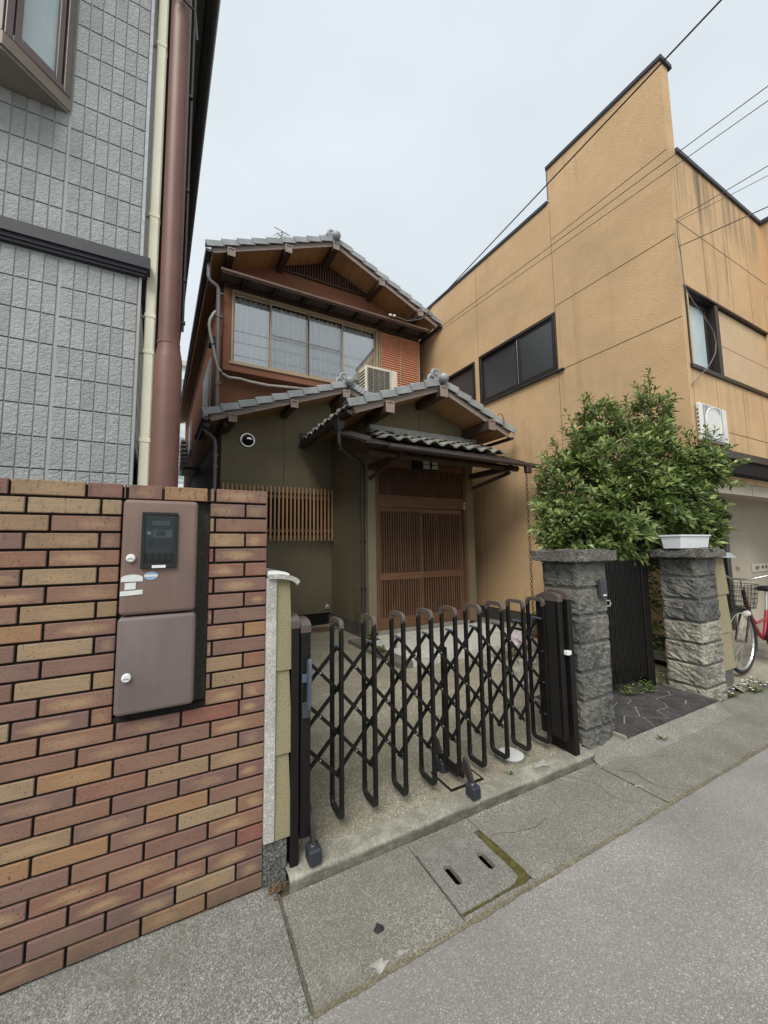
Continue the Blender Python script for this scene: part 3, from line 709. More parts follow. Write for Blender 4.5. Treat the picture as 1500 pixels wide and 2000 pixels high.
mb = MB().tube([(.155+.05, GY-.4, ez+.035), (.205-K*15.4, 17.7, ez+.035)], .007, 6); mb.build('gutter_lip', WHITE, gh)
mb = MB().prism([(-3.4, GY-.45, ez+.1), (.16, GY-.45, ez+.1), (.16-K*15.4, 17.7, ez+.1), (-3.4, 17.7, ez+.1)], (0, 0, .08)); mb.build('roof', BLK, gh)
# downpipe with clips
dp = MB().cbox(-.246, -.190, 2.735, 2.795, .0, 6.3, .006).build('downpipe', IVORY, gh)
for z in (2.22, 2.79, 3.03, 3.72, 4.98):
    MB().cbox(-.249, -.187, 2.732, 2.798, z-.013, z+.013, .003).build('pipe_collar', IVORY, dp)
    MB().cbox(-.30, -.249, 2.755, 2.775, z-.008, z+.004, .002).build('pipe_clip', IVORY, dp)
# canted bay window of the upper floor
bay = [(-.677, GY), (-.905, GY-.22), (-1.9, GY-.22), (-2.12, GY)]
mb = MB(); mb.prism([(x, y, 4.158) for x, y in bay], (0, 0, .018)); by_ = mb.build('bay_underside', simple('bay_soffit', (.20, .18, .16), .7), gh)
mb = MB(); mb.prism([(x, y, 4.1775) for x, y in [(-.668, GY+.002), (-.902, GY-.232), (-1.9, GY-.232), (-2.13, GY+.002)]], (0, 0, .075)); mb.build('bay_sill', BRONZE_L, gh)
def facade(p, q, z0, z1, name):
    d = Vector((q[0]-p[0], q[1]-p[1], 0)); L = d.length; d.normalize(); nrm = Vector((d.y, -d.x, 0))
    if nrm.y > 0: nrm = -nrm
    P = Vector((p[0], p[1], 0))
    def bx(a, b_, d0, d1, za, zb, nm, m, par):
        mb = MB(lambda s, t, z: tuple(P+d*s+nrm*t+Vector((0, 0, z)))); return mb.cbox(a, b_, d0, d1, za, zb, .003).build(nm, m, par)
    w_ = bx(0, .035, -.03, .012, z0, z1, 'window_frame', BRONZE, gh)
    bx(L-.035, L, -.03, .012, z0, z1, 'stile', BRONZE, w_); bx(.035, L-.035, -.03, .012, z0, z0+.035, 'rail', BRONZE, w_)
    bx(.035, L-.035, -.03, .012, z1-.035, z1, 'rail', BRONZE, w_)
    bx(.035, L-.035, -.025, -.018, z0+.035, z1-.035, 'backing', FROST, w_)
    bx(.045, .075, -.018, .006, z0+.036, z1-.036, 'sash', BRONZE, w_); bx(L-.075, L-.045, -.018, .006, z0+.036, z1-.036, 'sash', BRONZE, w_)
    bx(.075, L-.075, -.018, .006, z0+.036, z0+.07, 'sash', BRONZE, w_)
facade(bay[0], bay[1], 4.254, 5.5, 'a'); facade(bay[1], bay[2], 4.254, 5.5, 'b'); facade(bay[2], bay[3], 4.254, 5.5, 'c')
mb = MB(); mb.prism([(x, y, 5.501) for x, y in [(-.668, GY+.002), (-.902, GY-.232), (-1.9, GY-.232), (-2.13, GY+.002)]], (0, 0, .06)); mb.build('bay_head', BRONZE, gh)

# ================================================================== brown steel pole
sp = empty('steel_pole', (-.09, 2.36, 0), 'thick brown painted steel service pole behind the brick wall', 'pole')
pc = (-.092, 2.36)
sm(MB().lathe([(.068, -.1), (.068, 2.585), (.066, 2.60), (.0555, 2.66), (.0555, 2.672)], (pc[0], pc[1], 0), 'z', 32).build('lower_tube', POLE, sp), 40)
sm(MB().lathe([(.057, 2.672), (.057, 2.684), (.0535, 2.688), (.0535, 7.2), (0, 7.2)], (pc[0]-.002, pc[1], 0), 'z', 32).build('upper_tube', POLE, sp), 40)
mb = MB().tube([(-.028, 2.315, 2.75), (-.025, 2.315, 3.4), (-.022, 2.32, 4.4), (-.02, 2.33, 6.3)], .006, 6); pcable = mb.build('cable', CABLE, sp)
for z in (2.8, 3.05, 3.6, 4.2): MB().cbox(-.034, -.016, 2.304, 2.324, z-.009, z+.009, .002).build('cable_clip', CABLE, pcable)
lp = [(pc[0]-.05+.09*math.sin(t/12*math.pi*2)*.7, pc[1]-.075-.01*math.cos(t), 4.86-.09*math.cos(t/12*math.pi*2)) for t in range(10)]
MB().tube(lp+[(-.02, 2.29, 4.75), (-.004, 2.28, 4.55)], .006, 6).build('cable_loop', CABLE, sp)
# ================================================================== accordion gate
ga = empty('accordion_gate', (1.5, 2.08, .06), 'closed dark bronze accordion driveway gate on casters', 'gate')
FY, BYk = 2.028, 2.172
def bar_meshes():
    mb = MB()
    for y in (FY, BYk): mb.cbox(-.0108, .0108, y-.0125, y+.0125, .17, 1.105, .0025)
    a = mb.mesh('bar', BLKM)
    def arch(z, sgn, h):
        m = MB(); r = .026
        pts = [(0, FY, z), (0, FY, z+sgn*(h-r))]+[(0, FY+r-r*math.cos(R(t)), z+sgn*(h-r+r*math.sin(R(t)))) for t in (30, 60, 90)]
        pts += [(0, BYk-r+r*math.sin(R(t)), z+sgn*(h-r+r*math.cos(R(t)))) for t in (0, 30, 60, 90)]+[(0, BYk, z)]
        prev = None; vs = []; fs = []
        n = len(pts)
        for i, p in enumerate(pts):
            q0 = Vector(pts[max(i-1, 0)]); q1 = Vector(pts[min(i+1, n-1)]); t = (q1-q0).normalized(); nn = Vector((0, -t.z, t.y)); P = Vector(p)
            for (sx, sn) in ((-.0115, -.0118), (.0115, -.0118), (.0115, .0118), (-.0115, .0118)): vs.append(tuple(P+Vector((sx, 0, 0))+nn*sn))
        for i in range(n-1):
            for k in range(4): fs.append((i*4+k, i*4+(k+1) % 4, (i+1)*4+(k+1) % 4, (i+1)*4+k))
        fs += [(0, 1, 2, 3), tuple((n-1)*4+k for k in range(4))]
        return m.add(vs, fs)
    t = arch(1.09, 1, .048).mesh('top_cap', BROWNCAP, True); b = arch(.185, -1, .06).mesh('bottom_cap', simple('dark_grey_cap', (.016, .015, .015), .5), True)
    for me in (t, b):
        try: me.set_sharp_from_angle(angle=R(50))
        except Exception: pass
    return a, t, b
ba, bt, bb = bar_meshes()
BX = [.792, .992, 1.186, 1.386, 1.572, 1.776, 1.976, 2.18, 2.388]
TZ = [.985, .762, .54, .318]
for i, x in enumerate(BX):
    b = inst('bar', ba, (x, 0, 0), ga, (0, 0, 0)); inst('top_cap', bt, (x, 0, 0), b); inst('bottom_cap', bb, (x, 0, 0), b)
    p = MB().tube([(x, FY+.016, TZ[0]+.012), (x, FY+.10, TZ[0]+.012)], .0075, 8); p.build('pivot_pin', BLUEG, ga)
    for z in TZ[1:]: MB().tube([(x, FY+.016, z+.0), (x, FY+.09, z)], .006, 6).build('pivot_pin', BLUEG, ga)
ends = [.575]+BX+[2.47]
def strip(x0, z0, x1, z1, y):
    d = Vector((x1-x0, 0, z1-z0)); L = d.length; d.normalize(); nn = Vector((-d.z, 0, d.x)); w_ = .0092
    P, Q = Vector((x0, y, z0))-d*.012, Vector((x1, y, z1))+d*.012
    poly = [P-nn*w_, Q-nn*w_, Q+nn*w_, P+nn*w_]
    MB().prism([tuple(q) for q in poly], (0, .011, 0)).build('lattice_strip', BLKM, ga)
for a, b in zip(ends[:-1], ends[1:]):
    for k in range(3):
        strip(a, TZ[k], b, TZ[k+1], FY+.030); strip(a, TZ[k+1], b, TZ[k], FY+.062)
        mx_, mz_ = (a+b)/2, (TZ[k]+TZ[k+1])/2
        MB().lathe([(0, -.003), (.005, -.002), (.005, .002), (0, .002)], (mx_, FY+.029, mz_), 'y', 8).build('rivet', STEEL, ga)
def post(x0, x1, y0, y1, z0, z1, nm='post'):
    p = MB().cbox(x0, x1, y0, y1, z0, z1-.05, .004).build(nm, BLKM, ga)
    mb = MB(); r = .06
    pr = [(y0-.001, z1-.055), (y0-.001, z1-.02), (y0+.02, z1-.004), (y0+.07, z1+.006), (y0+(y1-y0)*.6, z1+.006), (y1-.05, z1-.004), (y1+.001, z1-.03), (y1+.001, z1-.055)]
    mb.prism([(x0-.001, y, z) for y, z in pr], (x1-x0+.002, 0, 0)); sm(mb.build('top_cap', BROWNCAP, p), 35); return p
post(.494, .534, 1.925, 2.17, .055, 1.205, 'fixed_post')
lead = post(.541, .592, 1.93, 2.17, .165, 1.178, 'leading_post')
post(2.498, 2.548, 1.905, 2.13, .055, 1.20, 'hinge_post')
rp_ = post(2.430, 2.480, 1.93, 2.13, .165, 1.185, 'rear_post')
MB().box(2.418, 2.4295, 1.96, 2.12, .18, 1.12).build('channel', DARK, ga)
# latch handle on the leading post
mb = MB(); pr = [(1.928, .99), (1.905, 1.0), (1.893, .985), (1.893, .90), (1.898, .80), (1.91, .755), (1.928, .75)]
mb.prism([(.571, y, z) for y, z in pr], (.015, 0, 0)); sm(mb.build('latch_handle', BLUEG, lead), 40)
MB().cbox(.546, .572, 1.915, 1.93, .885, .925, .003).build('latch_tab', BLUEG, lead)
MB().cbox(.548, .588, 1.921, 1.93, .715, .79, .003).build('latch_plate', simple('dark_slate_plastic', (.045, .05, .058), .4), lead)
MB().cbox(2.462, 2.504, 1.895, 1.93, .755, .785, .003).build('keeper', PORC, rp_)
# casters
def caster(x, y, par, h0):
    arm = MB(); pr = [(y-.005, .26), (y-.035, .245), (y-.070, .185), (y-.090, .12), (y-.060, .115), (y-.02, .165), (y+.02, .17)]
    arm.prism([(x-.009, a, z+h0) for a, z in pr], (.018, 0, 0)); a_ = sm(arm.build('caster_arm', BLKC, par), 35)
    yc = y-.075
    hd_ = MB().cbox(x-.030, x+.030, yc-.045, yc+.038, .068, .140, .009).build('caster_hood', HOODM, a_)
    MB().lathe([(.0, -.014), (.028, -.014), (.031, -.009), (.031, .009), (.028, .014), (0, .014)], (x+.020, yc, .0925), 'x', 20).build('caster_wheel', RUBBER, a_)
    MB().lathe([(0, .005), (.011, .004), (.012, 0), (0, 0)], (x-.004, yc-.004, .1405), 'z', 10).build('caster_bolt', STEEL, a_)
HOODM = simple('caster_grey', (.03, .034, .043), .5); BLKC = simple('caster_brown', (.035, .028, .026), .45)
caster(.600, 1.985, lead, .02)
bar5 = [o for o in ga.children if o.name.startswith('bar')][4]
MB().cbox(1.562, 1.584, 1.99, 2.24, .128, .172, .004).build('caster_beam', BLKM, bar5)
caster(1.573, 1.985, bar5, .0); caster(1.573, 2.29, bar5, .0)
MB().cbox(1.60, 1.625, 2.19, 2.24, .15, .86, .004).build('stay', BLKM, ga)

# ================================================================== stone pillars
def stone(x0, x1, y0, y1, z0, z1, seed, m, par, amp=.017):
    bm = bmesh.new(); bmesh.ops.create_cube(bm, size=1)
    bmesh.ops.subdivide_edges(bm, edges=bm.edges, cuts=11, use_grid_fill=True)
    cx, cy, cz = (x0+x1)/2, (y0+y1)/2, (z0+z1)/2; sx, sy, sz = x1-x0, y1-y0, z1-z0
    for v in bm.verts:
        l = Vector(v.co); p = Vector((cx+l.x*sx, cy+l.y*sy, cz+l.z*sz))
        e = sorted([abs(l.x), abs(l.y), abs(l.z)]); edge = max(0, (e[1]-.46)/.04)
        q = p*13+Vector((seed, 0, 0)); d = noise.noise(q*1.2)*.7+noise.noise(q*3.1)*.6+noise.noise(q*6.5)*.4+noise.cell(p*30+Vector((seed,)*3))*.35
        nn = Vector((l.x if abs(l.x) > .49 else 0, l.y if abs(l.y) > .49 else 0, 0))
        if nn.length: nn.normalize(); p += nn*(amp*(.35+d)*(1-edge*.7)-edge*.004)
        if abs(l.z) > .49: p.z -= math.copysign(.002+edge*.004, l.z)
        v.co = p
    me = bpy.data.meshes.new('stone'); bm.to_mesh(me); bm.free(); me.materials.append(m)
    o = bpy.data.objects.new('stone', me); col.objects.link(o); setpar(o, par); return o
def pillar(x0, x1, y0, y1, zs, mats, label, splits, capx):
    e = empty('stone_pillar', ((x0+x1)/2, (y0+y1)/2, 0), label, 'pillar')
    MB().box(x0+.006, x1-.006, y0+.006, y1-.006, -.05, zs[0]+.004).build('mortar_core', simple('grey_mortar', (.10, .098, .09), .95, bump=.5), e)
    sd_ = x0*31
    for k, (a, b) in enumerate(zip(zs[:-1], zs[1:])):
        m = mats[k]; t = splits[k]; g = .0055
        if t is None: stone(x0, x1, y0, y1, b+g, a-g, sd_+k, m, e)
        else:
            xm = x0+(x1-x0)*t; stone(x0, xm-g, y0, y1, b+g, a-g, sd_+k*3.1, m, e); stone(xm+g, x1, y0, y1, b+g, a-g, sd_+k*5.7+9, m, e)
    cx0, cx1 = capx
    bm = bmesh.new(); bmesh.ops.create_cube(bm, size=1); bmesh.ops.bevel(bm, geom=bm.edges, offset=.12, segments=2, affect='EDGES')
    bmesh.ops.subdivide_edges(bm, edges=bm.edges, cuts=5, use_grid_fill=True)
    for v in bm.verts:
        p = Vector(((cx0+cx1)/2+v.co.x*(cx1-cx0), (y0+y1)/2-.0+v.co.y*(y1-y0+.16), zs[0]+.049+v.co.z*.096)); p += Vector(v.co)*noise.noise(p*14)*.03; v.co = p
    me = bpy.data.meshes.new('cap_stone'); bm.to_mesh(me); bm.free(); me.materials.append(CAPST)
    o = bpy.data.objects.new('cap_stone', me); col.objects.link(o); setpar(o, e); sm(o, 60); return e
pillar(2.695, 3.045, 1.955, 2.275, [1.405, 1.205, .996, .789, .578, .374, .165, -.03], [STONE_A]*7, 'dark split-stone gate pillar with cap stone beside the accordion gate', [None, .55, .6, .45, None, .55, .42], (2.60, 3.15))
pr_ = pillar(4.475, 4.865, 1.95, 2.28, [1.392, 1.207, .985, .769, .565, .362, .15, -.03], [STONE_A, STONE_A, STONE_A, STONE_B, STONE_B, STONE_B, STONE_B], 'lichen-pale stone gate pillar carrying the white planter', [.6, None, .45, None, .5, None, .55], (4.36, 4.98))
MB().lathe([(.0, .001), (.05, .002), (.055, 0), (0, 0)], (4.62, 1.905, 1.478), 'z', 12).build('moss_patch', MOSS, pr_)
ic = empty('intercom', (2.93, 1.94, 1.2), 'dark grey wall intercom on the dark stone pillar', 'intercom')
MB().cbox(2.905, 2.985, 1.905, 1.938, 1.125, 1.265, .006).build('housing', simple('slate_plastic', (.045, .05, .058), .4), ic)
MB().box(2.925, 2.965, 1.9035, 1.905, 1.14, 1.152).build('name_slot', WHITE, ic); MB().lathe([(0, -.003), (.008, -.003), (.008, 0), (0, 0)], (2.945, 1.905, 1.215), 'y', 14).build('button', BLUEG, ic)
# planter on the right pillar
pl = empty('planter', (4.55, 2.10, 1.482), 'empty white plastic window-box planter on the pale pillar', 'planter')
PLW = simple('white_planter', (.70, .71, .73), .5, var=.04)
mb = MB(); x0, x1, y0, y1 = 4.32, 4.90, 1.99, 2.17
o_b = [(x0+.02, y0+.015, 1.492), (x1-.02, y0+.015, 1.492), (x1-.02, y1-.015, 1.492), (x0+.02, y1-.015, 1.492)]
o_t = [(x0, y0, 1.622), (x1, y0, 1.622), (x1, y1, 1.622), (x0, y1, 1.622)]
i_t = [(x0+.012, y0+.012, 1.622), (x1-.012, y0+.012, 1.622), (x1-.012, y1-.012, 1.622), (x0+.012, y1-.012, 1.622)]
i_b = [(x0+.03, y0+.026, 1.51), (x1-.03, y0+.026, 1.51), (x1-.03, y1-.026, 1.51), (x0+.03, y1-.026, 1.51)]
mb.add(o_b+o_t+i_t+i_b, [(0, 1, 2, 3)]+[(i, (i+1) % 4, 4+(i+1) % 4, 4+i) for i in range(4)]+[(4+i, 4+(i+1) % 4, 8+(i+1) % 4, 8+i) for i in range(4)]+[(8+i, 8+(i+1) % 4, 12+(i+1) % 4, 12+i) for i in range(4)]+[(12, 13, 14, 15)])
mb.build('trough', PLW, pl)
mb = MB(); 
for (a, b, c, d) in ((x0-.01, x1+.01, y0-.01, y0+.004), (x0-.01, x1+.01, y1-.004, y1+.01), (x0-.01, x0+.004, y0+.004, y1-.004), (x1-.004, x1+.01, y0+.004, y1-.004)): mb.box(a, b, c, d, 1.612, 1.626)
mb.build('rim', PLW, pl)

# ================================================================== slatted garden gate
gg = empty('slatted_gate', (3.7, 2.36, .1), 'dark upright-slat garden gate between the stone pillars', 'gate')
me_s = MB().cbox(-.0095, .0095, 0, .014, .205, 1.375, .003).mesh('slat', BLKM)
for i in range(31): inst('slat', me_s, (3.10+i*.0372, 2.345, 0), gg)
for z in (.30, 1.28): MB().cbox(3.085, 4.235, 2.376, 2.40, z-.03, z+.03, .003).build('rail', BLKM, gg)
MB().cbox(4.245, 4.36, 2.335, 2.42, .08, 1.47, .005).build('gate_post', BLKM, gg); MB().cbox(3.05, 3.085, 2.335, 2.42, .08, 1.40, .005).build('gate_post', BLKM, gg)
lt = MB().cbox(3.52, 3.60, 2.325, 2.345, .93, 1.05, .004).build('lock_plate', simple('lock_grey', (.12, .12, .12), .4, metal=.3), gg)
MB().tube([(3.58, 2.32, .96), (3.615, 2.30, .96), (3.625, 2.295, .985), (3.615, 2.30, 1.01), (3.58, 2.32, 1.01)], .007, 8).build('pull_ring', STEEL, lt)
# ================================================================== the two-storey wooden house
hs = empty('wooden_house', S(2.8, 7.5, 0), 'two-storey rust and olive house with grey tiled gable roofs', 'house')
def hb(): return MB(S)
def wallpoly(pts, v, t, name, m, par=hs): return hb().prism([(u, v, z) for u, z in pts], (0, t, 0)).build(name, m, par) if False else _wp(pts, v, t, name, m, par)
def _wp(pts, v, t, name, m, par):
    mb = hb(); n = len(pts)
    mb.add([(u, v, z) for u, z in pts]+[(u, v+t, z) for u, z in pts], [tuple(range(n)), tuple(range(2*n-1, n-1, -1))]+[(i, (i+1) % n, n+(i+1) % n, n+i) for i in range(n)])
    return mb.build(name, m, par)
zL = lambda u: 4.506-.383*abs(u-2.74)      # undersides of the three roofs
zE = lambda u: 4.125-.40*abs(u-3.66)
zU = lambda u: 7.98-.43*abs(u-2.79)
# -- walls
wo = wallpoly([(.645, .335), (2.655, .335), (2.655, zL(2.655)), (.645, zL(.645))], 7.1, .12, 'front_wall', OLIVE)
hb().box(1.718, 1.724, 7.098, 7.11, 2.68, zL(1.72)-.02).build('wall_joint', DARK, wo)
hb().box(.66, 2.64, 7.16, 7.3, -.1, .334).build('foundation', DCONC, hs)
hb().box(2.0, 2.58, 7.10, 7.158, .05, .333).build('floor_vent', DARK, hs)
we = hb().box(2.652, 2.75, 5.70, 7.099, .34, zE(2.66)-.03).build('porch_side_wall', OLIVE, hs)
hb().box(2.62, 2.75, 5.60, 7.155, -.1, .339).build('porch_foundation', mk_concrete('foundation_concrete', (.15, .145, .13), .4, .5), hs)
wallpoly([(2.65, .2), (2.79, .2), (2.79, 3.0), (2.65, 3.0)], 5.58, .119, 'porch_front_wall', stucco('olive_stucco_pale', (.23, .205, .135), .25, 120, .08, dist=.004, low=.6))
wallpoly([(4.665, .2), (4.86, .2), (4.86, 3.0), (4.665, 3.0)], 5.60, .119, 'porch_front_wall', OLIVE)
hb().box(4.76, 4.855, 5.72, 8.4, .0, 3.5).build('porch_side_wall', OLIVE, hs)
wg = wallpoly([(2.65, 3.001), (4.86, 3.001), (4.86, zE(4.86)), (3.66, zE(3.66)), (2.65, zE(2.65))], 5.585, .11, 'gable_wall', OLIVE)
hb().box(3.66, 3.666, 5.583, 5.59, 3.5, zE(3.66)-.03).build('wall_joint', DARK, wg)
wu = wallpoly([(.648, 3.2), (5.27, 3.2), (5.27, zU(5.27)), (2.79, zU(2.79)), (.648, zU(.648))], 7.8, .12, 'upper_wall', RUST)
for u in (1.885, 3.885): hb().box(u-.003, u+.003, 7.798, 7.81, 6.9, 7.5).build('wall_joint', DARK, wu)
hb().box(.65, .758, 7.225, 7.798, 3.70, 3.95).build('side_wall', RUST, hs); ws = hb().box(.649, .76, 7.925, 18.2, 3.7, zU(.66)-.03).build('side_wall', RUST, hs); hb().box(5.16, 5.268, 7.93, 18.2, 0, zU(5.2)-.03).build('side_wall', RUST, hs)
hb().box(.655, .755, 7.23, 18.2, -.1, 3.699).build('side_boarding', DWOODZ, hs); hb().box(.76, 5.16, 18.1, 18.2, 0, 6.9).build('back_wall', RUST, hs)
# -- roofs
vme = {}
def vtile(L, sgn, w=.16, h=.10):
    k = (round(L, 3), sgn)
    if k in vme: return vme[k]
    mb = MB(); s = sgn
    mb.add([(0, .012, .004), (s*L*1.10, -.006, .036), (s*L*1.10, w, .036), (0, w, .004), (0, .012, -h+.014), (s*L*1.10, -.006, -h+.036), (s*L*1.10, .022, -h+.036), (0, .034, -h+.014),
            (0, .034, -.012), (s*L*1.10, .022, .012), (s*L*1.10, w, .012), (0, w, -.012)],
           [(0, 1, 2, 3), (0, 4, 5, 1), (4, 7, 6, 5), (7, 8, 9, 6), (8, 11, 10, 9), (3, 2, 10, 11), (1, 5, 6, 9, 10, 2), (0, 3, 11, 8, 7, 4)])
    mb.tube([(0, .03, .006), (s*L*1.10, .014, .036)], .02, 8)
    vme[k] = mb.mesh('verge_tile', KAWARA); return vme[k]
def gable(zf, ur, uL, uR, v0, v1L, v1R, slope, wallv, ball, nv, bh=.085, field=True, v1=None):
    th = math.atan(slope)
    for side, ue, vv in ((-1, uL, v1L), (1, uR, v1R)):
        n = Vector((side*math.sin(th), 0, math.cos(th)))
        a = hb(); 
        def pt(u, v, h): return (u+n.x*h, v, zf(u)+n.z*h)
        a.add([pt(ur, v0, 0), pt(ue, v0, 0), pt(ue, vv, 0), pt(ur, vv, 0), pt(ur, v0, .05), pt(ue, v0, .05), pt(ue, vv, .05), pt(ur, vv, .05)],
              [(0, 1, 2, 3), (4, 5, 6, 7), (0, 1, 5, 4), (1, 2, 6, 5), (2, 3, 7, 6), (3, 0, 4, 7)])
        dk = a.build('roof_deck', SOFFIT, hs)
        b = hb(); b.add([pt(ur, v0-.035, .058), pt(ue, v0-.035, .058), pt(ue, v0-.035, -.035), pt(ur, v0-.035, -.035), pt(ur, v0-.003, .058), pt(ue, v0-.003, .058), pt(ue, v0-.003, -.035), pt(ur, v0-.003, -.035)],
                        [(0, 1, 2, 3), (7, 6, 5, 4), (0, 1, 5, 4), (1, 2, 6, 5), (2, 3, 7, 6), (3, 0, 4, 7)])
        b.build('barge_board', BARGE, hs)
        b = hb(); b.add([pt(ur, v0-.05, .082), pt(ue, v0-.05, .082), pt(ue, v0-.05, .060), pt(ur, v0-.05, .060), pt(ur, v0+.1, .082), pt(ue, v0+.1, .082), pt(ue, v0+.1, .060), pt(ur, v0+.1, .060)],
                        [(0, 1, 2, 3), (7, 6, 5, 4), (0, 1, 5, 4), (1, 2, 6, 5), (2, 3, 7, 6), (3, 0, 4, 7)])
        b.build('barge_flashing', COPPER, hs)
        # wavy tile field in stepped courses
        run = abs(ue-ur)/math.cos(th)+.05; nr = max(2, int(run/.245)); nc = int((vv-v0-.14)/.265)
        mb = hb(); vs = []; fs = []; sub = 6; cols = max(1, nc)*sub+1
        for r_ in range(nr):
            for e in (0, 1):
                dist = (r_+e)*run/nr; uu = ur+side*dist*math.cos(th)
                for c in range(cols):
                    v = v0+.14+(vv-v0-.14)*c/(cols-1); ph = 2*math.pi*c/sub
                    h = .085+.022*math.sin(ph)+.012*math.sin(2*ph)+(.022 if e else 0)
                    vs.append((uu+n.x*h, v, zf(ur)-dist*math.sin(th)+n.z*h))
            base = r_*2*cols
            for c in range(cols-1): fs.append((base+c, base+c+1, base+cols+c+1, base+cols+c))
            if r_:
                for c in range(cols-1): fs.append((base-cols+c, base-cols+c+1, base+c+1, base+c))
        o = mb.add(vs, fs).build('tile_field', KAWARA, hs); o['kind'] = 'stuff'; sm(o, 50)
        # verge tiles
        L = run/nv; me = vtile(L, side)
        for i in range(nv):
            d = i*L; uu = ur+side*d*math.cos(th); h = .135
            p = S(uu+n.x*h, v0-.085, zf(ur)-d*math.sin(th)+n.z*h); inst('verge_tile', me, p, hs, (0, th*side, 0))
    # ridge
    vb = v1 or max(v1L, v1R); zr = zf(ur)+.13
    mb = hb(); mb.box(ur-.10, ur+.10, v0-.02, vb, zr-.02, zr+.035); mb.box(ur-.08, ur+.08, v0-.01, vb, zr+.036, zr+.07); mb.build('ridge_course', KAWARA, hs)
    mb = hb(); mb.tube([(ur, v0, zr+.08), (ur, vb, zr+.08)], .062, 12); sm(mb.build('ridge_cap', KAWARA, hs), 60)
    ob = MB(); c = S(ur, v0-.13, zr+.012); r = ball
    pr = [(r*math.sin(R(t)), -r*.9*math.cos(R(t))) for t in range(0, 181, 15)]
    sm(ob.lathe(pr, c, 'y', 20).build('ridge_end_ball', KAWARA_M if False else KAWARA, hs), 80)
    og = MB(); cx, cy, cz = S(ur-.03, v0+.02, zr+.10)
    og.tube([(cx-.02+r*.85*math.cos(R(t)), cy, cz+.03+r*.85*math.sin(R(t))) for t in range(0, 360, 30)], r*.33, 8, True)
    og.lathe([(0, -.03), (r*.45, -.03), (r*.45, .03), (0, .03)], (cx-.02, cy, cz+.03), 'y', 12)
    og.tube([(cx-r*1.0, cy+.02, cz+.02), (cx-r*1.7, cy+.02, cz-.03), (cx-r*1.9, cy+.02, cz-.10)], [r*.4, r*.34, r*.2], 8)
    og.tube([(cx+r*.7, cy+.02, cz-.0), (cx+r*1.3, cy+.02, cz-.05), (cx+r*1.6, cy+.02, cz-.12)], [r*.4, r*.34, r*.2], 8)
    sm(og.build('ridge_end_scroll', KAWARA, hs), 60)
def purlin(u, z, v0, v1, w_=.11, h_=.15):
    p = hb().cbox(u-w_/2, u+w_/2, v0, v1, z-h_/2, z+h_/2, .004).build('purlin', DWOOD, hs)
    a, b, c, d = u-w_/2-.010, u+w_/2+.010, z-h_/2-.010, z+h_/2+.010; t = .024; mb = hb()
    mb.cbox(a, b, v0-.022, v0-.001, d-t, d, .002); mb.cbox(a, b, v0-.022, v0-.001, c, c+t, .002)
    mb.cbox(a, a+t, v0-.0215, v0-.001, c+t, d-t, .002); mb.cbox(b-t, b, v0-.0215, v0-.001, c+t, d-t, .002); mb.box(a+t, b-t, v0-.008, v0-.001, c+t, d-t)
    mb.build('purlin_cap', BARGE, p)
def gutter(u, z, v0, v1, r=.055, name='gutter', m=None):
    mb = hb(); gp = [(math.cos(R(a))*r, math.sin(R(a))*r) for a in range(180, 361, 20)]+[(math.cos(R(a))*(r-.006), math.sin(R(a))*(r-.006)) for a in range(360, 179, -20)]
    n = len(gp); mb.add([(u+x, v0, z+y) for x, y in gp]+[(u+x, v1, z+y) for x, y in gp], [(i, (i+1) % n, n+(i+1) % n, n+i) for i in range(n)]+[tuple(range(n)), tuple(range(n, 2*n))])
    mb.add([(u+x, v0+.004, z+y) for x, y in gp[:10]], [tuple(range(10))])
    return sm(mb.build(name, m or GUTT, hs), 50)
gable(zU, 2.79, .44, 5.40, 7.24, 18.3, 18.3, .43, 7.8, .092, 9)
gable(zL, 2.74, .40, 3.30, 6.54, 7.8, 7.8, .383, 7.1, .088, 9)
gable(zE, 3.66, 2.12, 5.16, 4.99, 7.098, 7.8, .40, 5.58, .084, 6)
for u, z in ((.74, 7.01), (1.79, 7.465), (2.79, 7.90), (3.87, 7.44), (4.88, 7.0)): purlin(u, z-.005, 7.14, 7.8, .115, .145)
for u, z in ((.715, 3.66), (1.71, 4.055), (2.68, 4.405)): purlin(u, z-.01, 6.44, 7.1, .11, .12)
for u, z in ((2.66, 3.645), (3.66, 4.06), (4.67, 3.645)): purlin(u, z-.015, 4.88, 5.59, .12, .16)
gutter(.365, 6.93, 7.12, 18.3, .06); gutter(5.455, 6.84, 7.12, 18.3, .05); gutter(.33, 3.63, 6.48, 7.8, .055); gutter(2.045, 3.50, 4.93, 7.08, .055); gutter(5.225, 3.50, 4.95, 7.7, .05)
hb().box(.60, .70, 6.58, 7.098, 3.55, 3.70).build('corner_beam', DWOOD, hs)
# eave tiles with round ends along the left eave of the porch roof
me = MB(); th = math.atan(.40)
me.tube([(0, 0, 0), (.22*math.cos(th), 0, .22*math.sin(th))], .042, 12); me.lathe([(0, -.012), (.036, -.012), (.046, -.004), (.046, .012), (0, .012)], (0, 0, 0), 'x', 14)
met = me.mesh('eave_tile', KAWARA_M, True)
for i in range(8): inst('eave_tile', met, S(2.055, 5.13+i*.268, zE(2.12)+.115), hs)
hb().box(2.06, 2.12, 4.99, 7.09, zE(2.12)-.06, zE(2.12)+.03).build('eave_board', DWOOD, hs)
hb().cbox(2.03, 2.16, 7.05, 7.099, 3.50, 3.74, .004).build('eave_stop', COPPER, hs)
